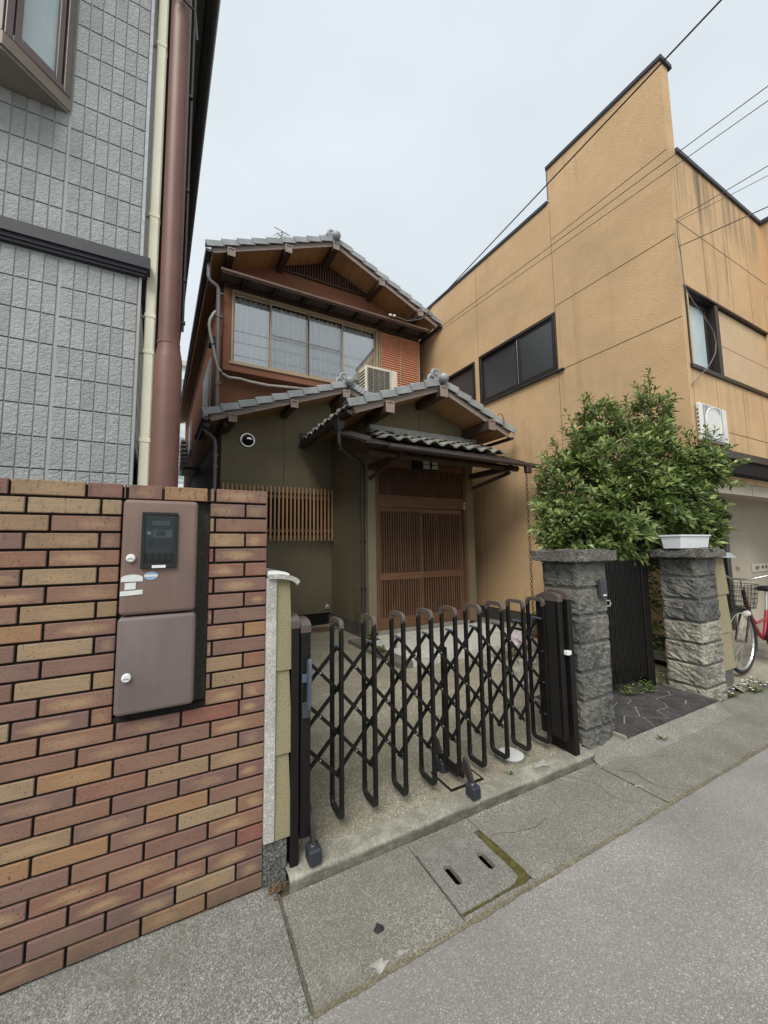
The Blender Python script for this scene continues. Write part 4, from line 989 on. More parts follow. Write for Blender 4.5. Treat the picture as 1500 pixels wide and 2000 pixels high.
# -- gable vent bars
vb_ = hb(); vb_.add([(1.86, 7.792, 7.49), (3.9, 7.792, 7.49), (3.86, 7.792, 7.53), (2.79, 7.792, 7.95), (1.87, 7.792, 7.56)], [(0, 1, 2, 3, 4)]); vb_.build('vent_backing', DARK, hs)
for i in range(34):
    u = 1.90+i*.0595; t = zU(u)-.06
    if t > 7.52: hb().box(u, u+.024, 7.755, 7.785, 7.485, t).build('vent_bar', VENTW, hs)
hb().box(1.86, 3.92, 7.745, 7.79, 7.45, 7.484).build('vent_sill', DWOODX, hs)
# -- narrow pent roof above the bay window
mb = hb(); mb.add([(.585, 7.17, 6.655), (5.13, 7.17, 6.655), (5.20, 7.799, 6.93), (.66, 7.799, 6.93), (.585, 7.17, 6.62), (5.13, 7.17, 6.62), (5.20, 7.799, 6.895), (.66, 7.799, 6.895)],
       [(0, 1, 2, 3), (7, 6, 5, 4), (0, 4, 5, 1), (1, 5, 6, 2), (2, 6, 7, 3), (3, 7, 4, 0)]); mb.build('pent_roof', simple('brown_sheet_roof', (.10, .055, .04), .5, var=.2, scale=8), hs)
hb().cbox(.575, 5.14, 7.155, 7.168, 6.632, 6.675, .002).build('pent_fascia', simple('canopy_brown', (.14, .085, .065), .6, var=.25), hs); hb().cbox(.60, 5.12, 7.172, 7.20, 6.60, 6.618, .002).build('pent_batten', DWOODX, hs)
hb().box(.60, 5.15, 7.21, 7.79, 6.70, 6.715).build('pent_soffit', simple('grey_soffit_board', (.075, .058, .048), .8), hs)
for i in range(8): hb().cbox(.98+i*.59, 1.07+i*.59, 7.25, 7.54, 6.625, 6.69, .003).build('pent_bracket', simple('bracket_dark', (.022, .016, .013), .7), hs)
# -- bay window
RS = RUST
hb().box(.69, 5.12, 7.55, 7.799, 4.93, 5.092).build('bay_apron', RS, hs); hb().box(.69, .828, 7.55, 7.799, 5.093, 6.56).build('bay_cheek', RS, hs)
hb().box(.69, 5.12, 7.552, 7.799, 6.561, 6.69).build('bay_head', simple('bay_head_brown', (.055, .03, .022), .7), hs); hb().box(.83, 5.1, 7.785, 7.7985, 5.093, 6.56).build('bay_back', simple('room_wall', (.25, .24, .22), .9), hs)
bwin = hb().cbox(.80, 3.99, 7.525, 7.62, 5.065, 5.115, .004).build('window_frame', SASH, hs)
hb().cbox(.829, 3.96, 7.53, 7.62, 6.515, 6.56, .003).build('head_rail', SASH, bwin)
for (a, b) in ((.829, .858), (3.93, 3.975)): hb().cbox(a, b, 7.53, 7.62, 5.116, 6.514, .003).build('jamb', SASH, bwin)
for (a, b, v, mid) in ((.858, 1.595, 7.585, 0), (1.55, 2.36, 7.555, 1), (2.335, 3.13, 7.555, 1), (3.10, 3.93, 7.585, 0)):
    sa = hb().cbox(a, a+.032, v, v+.028, 5.116, 6.514, .003).build('sash', SASH, hs)
    hb().cbox(b-.032, b, v, v+.028, 5.116, 6.514, .003).build('stile', SASH, sa); hb().cbox(a+.032, b-.032, v, v+.028, 5.116, 5.16, .003).build('rail', SASH, sa); hb().cbox(a+.032, b-.032, v, v+.028, 6.475, 6.514, .003).build('rail', SASH, sa)
    if mid: hb().cbox(a+.032, b-.032, v+.002, v+.026, 5.825, 5.855, .003).build('rail', SASHG, sa)
    hb().add([(a+.03, v+.013, 5.15), (b-.03, v+.013, 5.15), (b-.03, v+.013, 6.48), (a+.03, v+.013, 6.48)], [(0, 1, 2, 3)]).build('pane', GLASS_S if mid else GLASS, sa)
for (a, b) in ((.86, 1.56), (1.60, 2.33), (2.36, 3.10), (3.14, 3.90)):       # lace curtains
    mb = hb(); vs = []; fs = []; n = 60; nz = 6
    for j in range(nz+1):
        z = 5.13+(6.49-5.13)*j/nz
        for i in range(n+1):
            u = a+(b-a)*i/n; vs.append((u, 7.665+.022*math.sin(u*62+.4*math.sin(z*2+u*3))+.012*noise.noise((u*9, z*.8, 3)), z))
    for j in range(nz):
        for i in range(n): q = j*(n+1)+i; fs.append((q, q+1, q+n+2, q+n+1))
    sm(mb.add(vs, fs).build('curtain', CURT, hs), 90)
# -- ribbed shutter box
sb = hb().cbox(4.0, 5.12, 7.585, 7.78, 5.095, 6.56, .003).build('shutter_box', SHUT, hs)
for (a, b) in ((4.075, 4.565), (4.59, 5.085)):
    mb = hb(); vs = []; fs = []; nr = 26; z0, z1 = 5.11, 6.55
    for i in range(nr):
        zz = z0+(z1-z0)*i/nr; p = (z1-z0)/nr
        vs += [(a, 7.584, zz), (b, 7.584, zz), (a, 7.556, zz+.012), (b, 7.556, zz+.012), (a, 7.56, zz+p*.7), (b, 7.56, zz+p*.7), (a, 7.584, zz+p), (b, 7.584, zz+p)]
        k = i*8; fs += [(k, k+1, k+3, k+2), (k+2, k+3, k+5, k+4), (k+4, k+5, k+7, k+6)]
    mb.add(vs, fs).build('ribbed_panel', SHUT, sb)
for (a, b) in ((4.0, 4.03), (4.045, 4.072), (4.566, 4.589), (5.087, 5.12)): hb().cbox(a, b, 7.545, 7.584, 5.10, 6.558, .003).build('shutter_stile', SASH, sb)
# -- lattice screen on the olive wall
sc_ = hb().box(.70, 2.66, 7.085, 7.0995, 1.80, 2.58).build('screen_window', DARK, hs)
me = MB().cbox(-.0155, .0155, 0, .028, 1.685, 2.672, .003).mesh('screen_slat', LIGHTW)
for i in range(29): inst('screen_slat', me, S(.672+i*.0722, 6.965, 0), hs)
for z in (1.87, 2.49): hb().cbox(.665, 2.70, 6.995, 7.03, z-.028, z+.028, .003).build('screen_rail', LATTX, hs)
for u in (.75, 1.7, 2.62): hb().box(u-.02, u+.02, 7.031, 7.084, 1.85, 2.5).build('screen_post', DWOODZ, hs)
# -- round hooded vent
cv = S(1.075, 7.1, 3.49)
vv = sm(MB().lathe([(.105, -.001), (.126, -.008), (.132, -.022), (.124, -.030), (.106, -.027), (.106, -.002)], cv, 'y', 28).build('hood_vent', STEEL, hs), 50)
mb = MB(); vs = []; fs = []; n = 12
for i in range(9):
    t = R(i*90/8)
    for k in range(n+1):
        a = R(-12+204*k/n); vs.append((cv[0]+.106*math.cos(a)*math.cos(t*.98), cv[1]-.024-.095*math.sin(t), cv[2]+.106*math.sin(a)*math.cos(t*.98)))
for i in range(8):
    for k in range(n): q = i*(n+1)+k; fs.append((q, q+1, q+n+2, q+n+1))
sm(mb.add(vs, fs).build('hood', CHROME, vv), 80)
MB().lathe([(0, -.004), (.105, -.004), (.105, -.002), (0, -.002)], cv, 'y', 20).build('vent_mouth', DARK, vv)
ob = hb().cbox(2.535, 2.585, 7.06, 7.0985, .41, .485, .005).build('outlet_box', WHITE, hs); hb().box(2.545, 2.575, 7.057, 7.0598, .425, .445).build('outlet_slot', BLK, ob)
# -- front door: lattice sliding leaves, transom lattice, posts
for (a, b) in ((2.792, 2.835), (4.60, 4.664)): hb().cbox(a, b, 5.57, 5.70, .17, 3.0, .004).build('door_post', LATT, hs)
hb().cbox(2.836, 4.599, 5.575, 5.70, 2.215, 2.415, .004).build('lintel', LATTX, hs); hb().cbox(2.836, 4.599, 5.575, 5.70, 2.90, 3.0, .004).build('head_beam', LATTX, hs)
hb().cbox(2.80, 4.64, 5.55, 5.72, .15, .225, .005).build('door_sill', mk_concrete('sill_stone', (.30, .29, .26), .3, .4), hs)
hb().box(2.84, 4.60, 5.66, 5.69, .23, 2.9).build('door_backing', simple('dark_brown_glass', (.022, .014, .010), .35, spec=.3), hs)
met = MB().cbox(-.0085, .0085, 0, .022, 2.416, 2.899, .002).mesh('transom_bar', LATT)
for i in range(44): inst('transom_bar', met, S(2.858+i*.0402, 5.60, 0), hs)
for (a, b, v) in ((2.838, 3.70, 5.60), (3.655, 4.60, 5.628)):
    dr = hb().cbox(a, b, v, v+.03, .228, .41, .003).build('door_leaf', LATTX, hs)
    hb().cbox(a, b, v, v+.03, 2.135, 2.212, .003).build('top_rail', LATTX, dr); hb().cbox(a, b, v-.003, v+.03, 1.01, 1.125, .003).build('middle_rail', LATTX, dr)
    for (c, d) in ((a, a+.045), (b-.045, b)): hb().cbox(c, d, v-.001, v+.03, .411, 2.134, .003).build('stile', LATT, dr)
    ns_ = 17; me1 = MB().cbox(-.0115, .0115, 0, .02, 1.126, 2.134, .002).mesh('lattice_slat', LATT); me2 = MB().cbox(-.0115, .0115, 0, .02, .411, 1.009, .002).mesh('lattice_slat', LATT)
    for i in range(ns_):
        u = a+.045+(b-a-.09)*(i+.5)/ns_; inst('lattice_slat', me1, S(u, v+.004, 0), dr); inst('lattice_slat', me2, S(u, v+.004, 0), dr)
hb().cbox(3.665, 3.69, 5.618, 5.627, 1.0, 1.07, .002).build('door_pull', STEEL, hs)
for i, z in enumerate((2.335, 2.30, 2.265, 2.238)): hb().box(4.595-.003*i, 4.630, 5.564, 5.569, z-.011, z+.009-.002*i).build('name_sticker', STICKER, hs)
# -- porch lamp
lm = hb().cbox(3.50, 4.02, 5.50, 5.58, 2.885, 3.05, .008).build('porch_lamp', BLK, hs)
for k in range(2): hb().cbox(3.67+k*.18, 3.80+k*.18, 5.478, 5.499, 2.90, 3.035, .004).build('lamp_shade', simple('lamp_white', (.55, .55, .52), .4), lm)
hb().box(3.66, 3.99, 5.472, 5.477, 2.96, 2.972).build('lamp_bar', BLK, lm); hb().box(3.802, 3.848, 5.47, 5.499, 2.93, 3.005).build('lamp_bar', BLK, lm)
# -- pent roof over the door: tiles above, sheet-metal skirt and gutter in front
def zp(v): return 3.38-(5.58-v)*.425
mb = hb(); mb.add([(2.10, 4.50, zp(4.50)), (5.14, 4.50, zp(4.50)), (5.14, 5.579, zp(5.579)), (2.10, 5.579, zp(5.579)), (2.10, 4.50, zp(4.5)-.03), (5.14, 4.50, zp(4.5)-.03), (5.14, 5.579, zp(5.579)-.03), (2.10, 5.579, zp(5.579)-.03)],
       [(0, 1, 2, 3), (7, 6, 5, 4), (0, 4, 5, 1), (1, 5, 6, 2), (2, 6, 7, 3), (3, 7, 4, 0)]); mb.build('door_pent', COPPER, hs)
for i in range(11): mb = hb(); mb.tube([(2.3+i*.27, 4.51, zp(4.51)+.006), (2.3+i*.27, 5.0, zp(5.0)+.006)], .008, 6); mb.build('sheet_seam', COPPER, hs)
hb().box(2.12, 5.12, 5.0, 5.57, zp(5.0)-.07, zp(5.0)-.052).build('pent_soffit', DWOOD, hs)
mb = hb(); mb.add([(2.0, 4.42, 2.93), (5.30, 4.42, 2.90), (5.30, 4.50, 2.91), (2.0, 4.50, 2.94), (2.0, 4.42, 2.905), (5.30, 4.42, 2.875), (5.30, 4.50, 2.875), (2.0, 4.50, 2.905)],
       [(0, 1, 2, 3), (7, 6, 5, 4), (0, 4, 5, 1), (1, 5, 6, 2), (2, 6, 7, 3), (3, 7, 4, 0)]); mb.build('pent_edge', COPPER, hs)
mb = hb(); mb.tube([(2.35, 4.39, 2.885), (5.22, 4.39, 2.845)], .033, 10); sm(mb.build('pent_gutter', GUTT, hs), 60)
hb().cbox(4.88, 4.99, 4.36, 4.44, 2.72, 2.84, .012).build('gutter_outlet', GUTT, hs)
mb = hb(); mb.add([(2.0, 4.42, 2.94), (2.10, 4.42, 2.99), (2.16, 5.579, 3.44), (2.06, 5.579, 3.38), (2.0, 4.42, 2.905), (2.10, 4.42, 2.955), (2.16, 5.579, 3.40), (2.06, 5.579, 3.34)],
       [(0, 1, 2, 3), (7, 6, 5, 4), (0, 4, 5, 1), (1, 5, 6, 2), (2, 6, 7, 3), (3, 7, 4, 0)]); mb.build('pent_verge', COPPER, hs)
for u in (2.70, 4.80):
    hb().cbox(u-.05, u+.05, 4.62, 5.579, 2.80, 2.89, .004).build('pent_beam', DWOOD, hs)
mb = hb(); mb.tube([(2.20, 4.72, 2.87), (5.05, 4.72, 2.86)], .05, 12); sm(mb.build('eave_log', DWOODX, hs), 60)
mb = hb(); mb.tube([(2.68, 5.56, 2.66), (2.70, 5.0, 2.80)], .03, 8); mb.build('pent_brace', DWOOD, hs)
mb = hb(); mb.tube([(4.82, 5.56, 2.62), (5.02, 4.85, 2.82)], .035, 8); mb.build('pent_brace', DWOOD, hs)
# pantiles of the door pent: each a wavy tile
def pantile():
    mb = MB(); vs = []; fs = []; n = 10; W, D = .275, .30
    for s_ in (0, 1):
        for e in (0, 1):
            for i in range(n+1):
                x = -W/2+W*i/n; h = .030*math.sin(2*math.pi*i/n-.6)+.012
                vs.append((x, -D*e, h+(.0 if s_ == 0 else -.022)+(.012 if e else 0)))
    m = n+1
    for i in range(n): fs += [(i, i+1, m+i+1, m+i), (2*m+i, 3*m+i, 3*m+i+1, 2*m+i+1), (m+i, m+i+1, 3*m+i+1, 3*m+i), (i, 2*m+i, 2*m+i+1, i+1)]
    fs += [(0, m, 3*m, 2*m), (n, 2*m+n, 3*m+n, m+n)]
    return mb.add(vs, fs).mesh('pantile', KAWARA_M)
pm = pantile(); ta = math.atan(.30)
for r_ in range(3):
    for i in range(9):
        v = 5.56-r_*.205; inst('pantile', pm, S(2.72+i*.268, v, zp(v)+.045+.012*(2-r_)), hs, (ta+rs.uniform(-.01, .01), rs.uniform(-.01, .01), -.03))
mb = hb(); mb.box(2.66, 4.90, 5.50, 5.584, 3.46, 3.50); mb.box(2.67, 4.89, 5.515, 5.584, 3.502, 3.53); mb.box(2.68, 4.88, 5.53, 5.584, 3.532, 3.56); mb.build('wall_ridge_course', simple('pale_tile', (.36, .37, .36), .5, var=.2, scale=9), hs)
hb().cbox(2.655, 2.70, 5.49, 5.585, 3.44, 3.58, .008).build('wall_ridge_end', PATCH, hs); hb().cbox(4.86, 4.905, 5.50, 5.585, 3.44, 3.57, .008).build('wall_ridge_end', PATCH, hs)
# -- downpipes and conduits
def pipe(pts, r, m, name, n=10): 
    mb = hb(); mb.tube(pts, r, n); return sm(mb.build(name, m, hs), 60)
hp = hb(); hp.add([(1.98, 5.24, 3.46), (2.12, 5.24, 3.46), (2.12, 5.40, 3.46), (1.98, 5.40, 3.46), (2.01, 5.27, 3.33), (2.09, 5.27, 3.33), (2.09, 5.36, 3.33), (2.01, 5.36, 3.33), (2.03, 5.30, 3.26), (2.07, 5.30, 3.26), (2.07, 5.34, 3.26), (2.03, 5.34, 3.26)],
       [(3, 2, 1, 0)]+[(i, (i+1) % 4, 4+(i+1) % 4, 4+i) for i in range(4)]+[(4+i, 4+(i+1) % 4, 8+(i+1) % 4, 8+i) for i in range(4)]+[(8, 9, 10, 11)]); hp.build('rain_hopper', GUTT, hs)
d1 = pipe([(2.05, 5.32, 3.3), (2.05, 5.32, 3.12), (2.07, 5.33, 3.05), (2.55, 5.64, 2.93), (2.60, 5.68, 2.88), (2.605, 5.69, 2.80), (2.605, 5.69, 1.5), (2.605, 5.69, .2)], .032, PIPED, 'downpipe')
for z in (2.3, 1.65, .9): hb().cbox(2.568, 2.651, 5.655, 5.725, z-.012, z+.012, .003).build('pipe_clip', GUTT, d1)
d2 = pipe([(.40, 7.45, 6.88), (.40, 7.45, 6.62), (.42, 7.45, 6.55), (.55, 7.47, 6.49), (.58, 7.48, 6.42), (.585, 7.48, 5.6), (.60, 7.48, 3.85)], .036, PIPEG, 'downpipe')
for z in (6.35, 5.9, 4.6): hb().cbox(.545, .66, 7.44, 7.52, z-.014, z+.014, .003).build('pipe_clip', PIPEG, d2)
d3 = pipe([(.33, 6.75, 3.58), (.34, 6.78, 3.50), (.50, 6.98, 3.44), (.535, 7.0, 3.36), (.54, 7.0, 3.1), (.545, 7.0, .1)], .032, PIPEG, 'downpipe')
for z in (3.15, 2.95, 1.6): hb().cbox(.505, .585, 6.965, 7.035, z-.016, z+.016, .003).build('pipe_clip', PIPEG, d3)
for k in range(3): hb().cbox(.30+k*.03, .42+k*.03, 6.62+k*.14, 6.76+k*.14, 3.50, 3.60, .02).build('gutter_joint', GUTT, hs)
cd_ = pipe([(.54, 7.50, 6.0), (.50, 7.47, 5.93), (.445, 7.46, 5.80), (.43, 7.46, 5.68), (.45, 7.46, 5.52), (.50, 7.46, 5.32), (.545, 7.46, 5.07), (.60, 7.47, 4.90), (.68, 7.49, 4.81), (.80, 7.52, 4.775), (1.0, 7.55, 4.80), (1.2, 7.58, 4.79), (1.55, 7.62, 4.80), (2.3, 7.62, 4.87), (2.8, 7.60, 4.92), (3.45, 7.45, 4.98)], .026, CONDUIT, 'conduit')
for p in ((.50, 7.46, 5.32), (.66, 7.485, 4.825), (2.3, 7.62, 4.87)):
    mb = hb(); mb.tube([(p[0]-.012, p[1], p[2]+.005), (p[0]+.012, p[1], p[2]-.005)], .031, 10); mb.build('conduit_strap', CABLE, cd_)
pipe([(.62, 7.49, 4.5), (.62, 7.5, 4.2), (.60, 7.46, 4.0)], .008, CONDUIT, 'cable_tail', 6)
# -- side windows and vents on the left side wall
for (v0_, v1_, z0_, z1_) in ((8.9, 10.3, 4.35, 5.75), (14.2, 15.2, 4.9, 5.9)):
    swn = hb().cbox(.60, .647, v0_, v1_, z0_, z1_, .006).build('side_window', SASHG, hs); hb().box(.596, .5995, v0_+.06, v1_-.06, z0_+.06, z1_-.06).build('side_pane', FROSTD, swn)
hb().cbox(.50, .647, 8.0, 8.25, 5.62, 5.78, .01).build('side_vent', BLK, hs)
for i in range(8): hb().box(.42, .60, 16.2, 17.4, 4.55+i*.16, 4.62+i*.16).build('louvre', SASHG, hs)
hb().cbox(.30, .647, 11.5, 12.6, 3.72, 3.80, .01).build('side_hood', BLK, hs)
# -- insulators and lead-in wires under the eave
for k, u in enumerate((4.06, 4.16)): MB().lathe([(0, -.03), (.022, -.028), (.026, -.01), (.016, 0), (.026, .012), (.022, .03), (0, .03)], S(u, 7.12, 6.715+.01*k), 'x', 12).build('insulator', PORC, hs)
for k in range(3): pipe([(4.18, 7.12, 6.715), (4.5, 7.13, 6.70+.02*k), (4.8, 7.10, 6.80+.03*k), (5.0, 7.08, 6.92+.02*k), (5.19, 7.1, 7.22)], .008, CABLE if k else CABLEG, 'lead_in_wire', 6)
# ================================================================== porch floor tiles
def pz(u, v): return .165
prc = MB(S).box(2.47, 4.86, 4.14, 5.58, .0, .158).build('porch_step', GROUT); tag(prc, 'low porch step paved with pale square tiles before the door', 'porch')
nu, nv_ = 20, 12; du, dv = (4.86-2.47)/nu, (5.545-4.14)/nv_
met = MB().cbox(.002, du-.002, .002, dv-.002, 0, .008, .002).mesh('floor_tile', TILEW)
for i in range(nu):
    for j in range(nv_): inst('floor_tile', met, S(2.47+i*du, 4.14+j*dv, .158+rs.uniform(-.0006, .0006)), prc, (0, 0, math.atan(K)))
mer = MB().cbox(.002, du-.002, -.008, 0, .03, .157, .002).mesh('riser_tile', TILEW)
for i in range(nu): inst('riser_tile', mer, S(2.47+i*du, 4.139, 0), prc)
MB(S).box(2.30, 2.468, 4.12, 5.6, .0, .15).build('porch_edge', mk_concrete('edge_concrete', (.2, .19, .165), .5, .6), prc)
# ================================================================== orange stucco building on the right
ob_ = empty('stucco_building', (8, 4, 0), 'two-storey orange stucco building with stepped parapet and dark windows', 'building')
UO = 5.5; FYo = 2.37; XC = 5.5-K*(FYo-V0)
def wallside(v0, v1, z0, z1, t=.2): return MB(S).box(UO, UO+t, v0, v1, z0, z1)
W1 = (4.16, 5.97, 4.485, 5.535); W2 = (6.10, 7.35, 4.30, 5.50)
mb = MB(S); VE = 12.0
def seg(v0, v1, z0, z1): mb.box(UO, UO+.2, v0, v1, z0, z1)
seg(FYo+.001, W1[0], .34, 8.2); seg(W1[0], W1[1], .34, W1[2]); seg(W1[0], W1[1], W1[3], 7.56); seg(W1[1], W2[0], .34, 7.56)
seg(W2[0], W2[1], .34, W2[2]); seg(W2[0], W2[1], W2[3], 7.56); seg(W2[1], VE, .34, 7.56)
so_ = mb.build('side_wall', ORANGE, ob_)
MB(S).box(UO+.012, UO+.2, FYo+.02, VE, -.1, .339).build('plinth', DCONC, ob_)
MB(S).box(UO+.01, UO+.2, 3.95, W1[0]-.0005, 7.55, 8.19).build('parapet_return', ORANGE, ob_)
# copings
for (v0, v1, z) in ((FYo-.03, W1[0]+.02, 8.2), (W1[0]+.021, VE, 7.56)):
    MB(S).cbox(UO-.025, UO+.26, v0, v1, z, z+.065, .004).build('coping', BELT, ob_)
MB(S).cbox(UO-.012, UO+.22, W1[0]-.001, W1[0]+.018, 7.63, 8.2, .003).build('parapet_flashing', simple('mauve_flashing', (.16, .12, .13), .5), ob_)
# recessed joints: thin dark lines cut into the stucco
def jl(v0, v1, z0, z1): MB(S).box(UO-.0012, UO+.002, v0, v1, z0, z1).build('wall_joint', simple('joint_brown', (.10, .065, .035), .9) if 'joint_brown' not in bpy.data.materials else bpy.data.materials['joint_brown'], so_)
for z in (3.70+.90, 5.62+.05, 6.86): pass
for z in (4.475, 5.63, 6.86): jl(FYo+.01, W1[0]+.0, z-.006, z+.006)
jl(W1[0]-.006, W1[0], .4, 7.5); jl(5.985, 5.990, .4, 4.4); jl(5.985, 5.990, 5.6, 7.5)
# side windows
def swin(W, two):
    v0, v1, z0, z1 = W
    f = MB(S).cbox(UO-.018, UO+.10, v0, v1, z0, z0+.07, .004).build('side_window', BRONZE, ob_); f.data.materials[0] = BLKF
    for a in ((v0, v1, z1-.06, z1), (v0, v0+.06, z0+.07, z1-.06), (v1-.06, v1, z0+.07, z1-.06)): MB(S).cbox(UO-.018, UO+.10, *a, .004).build('frame', BLKF, f)
    vm = (v0+v1)/2-.08 if two else None
    if two:
        MB(S).cbox(UO+.01, UO+.06, vm-.03, vm+.03, z0+.07, z1-.06, .003).build('meeting_stile', BLKF, f)
        MB(S).cbox(UO+.006, UO+.0095, vm+.01, vm+.016, z0+.09, z1-.09, .001).build('stile_trim', STEEL, f)
        for (a, b, d) in ((v0+.06, vm-.03, .022), (vm+.03, v1-.06, .045)):
            MB(S).box(UO+d, UO+d+.01, a, b, z0+.07, z1-.06).build('pane', FROSTD, f)
            for q in ((a, b, z0+.07, z0+.11), (a, b, z1-.10, z1-.06), (a, a+.035, z0+.11, z1-.10), (b-.035, b, z0+.11, z1-.10)): MB(S).cbox(UO+d-.012, UO+d-.001, *q, .002).build('sash', BLKF, f)
    else: MB(S).box(UO+.045, UO+.055, v0+.06, v1-.06, z0+.07, z1-.06).build('pane', FROSTD, f)
    MB(S).box(UO+.11, UO+.19, v0, v1, z0, z1).build('backing', DARK, f)
    MB(S).cbox(UO-.05, UO+.01, v0-.12, v1+.02, z0-.03, z0-.002, .003).build('sill', BELT, f)
BLKF = simple('dark_brown_aluminium', (.030, .024, .022), .4, metal=.3, var=.15, spec=.5)
swin(W1, True); swin(W2, False)
# street front: wall above the open carport
XE = 8.55
mb = MB(); wx0, wx1, wz0, wz1 = XC+.10, 8.35, 3.85, 4.92
mb.box(XC, XC+.10, FYo, FYo+.2, 2.36, 6.90); mb.box(XC+.10, wx1, FYo, FYo+.2, 2.36, wz0); mb.box(XC+.10, wx1, FYo, FYo+.2, wz1, 6.90); mb.box(wx1, XE, FYo, FYo+.2, 2.36, 6.90)
mb.box(XC, XC+.2, FYo+.0, FYo+.2, 0, 2.359); fr = mb.build('front_wall', ORANGE_F, ob_)
MB().box(XC, XC+.45, FYo+.001, FYo+.2, 6.901, 8.2).build('front_parapet', ORANGE, ob_) if False else None
MB().cbox(XC+.2, XE+.05, FYo-.03, FYo+.25, 6.90, 6.965, .004).build('coping', BELT, ob_)
MB().box(XE, 12.5, FYo-.9, FYo+.2, 2.36, 6.90).build('front_bay', ORANGE_F, ob_); MB().cbox(XE-.03, 12.5, FYo-.93, FYo+.2, 6.901, 6.97, .004).build('coping', BELT, ob_)
def jf(x0, x1, z0, z1): MB().box(x0, x1, FYo-.0012, FYo+.002, z0, z1).build('wall_joint', bpy.data.materials['joint_brown'], fr)
jf(XC+.02, XE, 5.83, 5.842)
for x in (XC+.11, XC+.75, XC+1.55, XC+2.2): jf(x, x+.006, 4.93, 6.88); jf(x, x+.006, 2.5, 3.78)
jf(XC+1.0, XE, 3.05, 3.06)
# front window strip: recessed, dark frames, one frosted light and a beige panel
fw_ = MB().cbox(wx0-.02, wx1+.03, FYo-.03, FYo+.13, wz0-.055, wz0+.001, .004).build('front_window', BLKF, ob_)
MB().box(wx0, wx1, FYo+.02, FYo+.19, wz1-.035, wz1).build('recess_head', BLKF, fw_); MB().box(wx0, wx0+.03, FYo-.012, FYo+.18, wz0, wz1-.036).build('recess_side', BLKF, fw_)
MB().cbox(wx0-.015, wx1, FYo-.02, FYo+.02, wz1-.02, wz1+.012, .003).build('head_trim', BLKF, fw_)
yf = FYo+.10
for a in ((wx0+.03, wx0+.80, wz0, wz0+.05), (wx0+.03, wx0+.80, wz1-.10, wz1-.036), (wx0+.03, wx0+.07, wz0+.05, wz1-.10), (wx0+.72, wx0+.80, wz0+.05, wz1-.10)): MB().cbox(a[0], a[1], yf-.02, yf+.03, a[2], a[3], .003).build('frame', SASHG if a[2] == wz0 else BLKF, fw_)
MB().box(wx0+.07, wx0+.72, yf, yf+.01, wz0+.05, wz1-.10).build('pane', FROST, fw_)
MB().cbox(wx0+.80, wx0+.90, FYo-.01, yf+.03, wz0, wz1-.036, .003).build('mullion', BLKF, fw_)
MB().box(wx0+.90, wx1, FYo+.03, FYo+.06, wz0+.50, wz1-.036).build('panel', PANELB, fw_); MB().box(wx0+.90, wx1, FYo+.03, FYo+.06, wz0+.002, wz0+.49).build('panel', PANELB, fw_)
MB().box(wx0+.9, wx1, FYo+.045, FYo+.18, wz0, wz1-.04).build('backing', DARK, fw_)
# carport opening: dark beam, soffit, back wall with a glazed door
MB().cbox(XC+.25, 12.5, FYo-.16, FYo-.002, 2.62, 2.72, .005).build('canopy', BLKF, ob_); MB().box(XC+.3, 12.5, FYo-.13, FYo-.003, 2.44, 2.619).build('canopy_fascia', DARK, ob_)
MB().box(XC+.2, 12.5, FYo+.02, FYo+.16, 2.20, 2.359).build('lintel', BEIGE, ob_)
for x in (6.6, 7.25, 7.9): MB().box(x, x+.006, FYo+.0185, FYo+.03, 2.2, 2.36).build('lintel_joint', DARK, ob_)
MB().box(XC+.2, 12.5, FYo+.161, 3.2, 2.28, 2.34).build('carport_ceiling', BEIGE, ob_); MB().box(8.05, 12.5, 3.05, 3.2, 0, 2.279).build('carport_back_wall', BEIGE, ob_)
MB().box(8.30, 8.42, 3.0, 3.049, 1.12, 1.14).build('wall_rail', BEIGE, ob_)
dr = MB().cbox(7.90, 8.04, 3.0, 3.15, 0, 2.26, .004).build('carport_door', BLKF, ob_)
MB().cbox(7.30, 7.40, 3.0, 3.15, 0, 2.26, .004).build('door_post', BLKF, dr); MB().box(7.40, 7.90, 3.08, 3.1, 0, 2.26).build('door_glass', FROSTD, dr)
ps = MB().box(7.62, 7.84, 3.066, 3.074, 1.42, 1.86).build('poster', simple('poster_red', (.5, .06, .05), .6), dr)
MB().box(7.63, 7.83, 3.063, 3.065, 1.74, 1.85).build('poster_heading', WHITE, ps); MB().prism([(7.74+.06*math.cos(R(a)), 3.0655, 1.60+.09*math.sin(R(a))) for a in range(0, 360, 24)], (0, -.003, 0)).build('poster_figure', simple('poster_tan', (.5, .25, .14), .6), ps)
MB().prism([(7.74+.07*math.cos(R(a)), 3.0645, 1.66+.06*math.sin(R(a))) for a in range(0, 181, 20)], (0, -.003, 0)).build('poster_hair', BLK, ps)
sgn = MB().cbox(8.9, 9.8, 3.03, 3.048, 1.02, 1.16, .002).build('wall_sign', simple('sign_cream', (.55, .5, .4), .6), ob_)
for x in (9.0, 9.06, 9.12, 9.26, 9.31, 9.40, 9.46, 9.55, 9.62): MB().box(x, x+.035, 3.027, 3.0295, 1.055+.01*(int(x*100) % 3), 1.12).build('sign_stroke', simple('sign_ink', (.05, .05, .06), .6) if 'sign_ink' not in bpy.data.materials else bpy.data.materials['sign_ink'], sgn)
sp_ = MB(); sp_.lathe([(0, -.06), (.05, -.055), (.075, 0), (.06, .05), (0, .06)], (7.75, 2.90, 1.96), 'y', 14); sp_.build('spotlight', BLK, ob_)
MB().box(XC+.2, 12.5, FYo+.2, VE, 6.6, 6.7).build('roof_slab', DCONC, ob_)
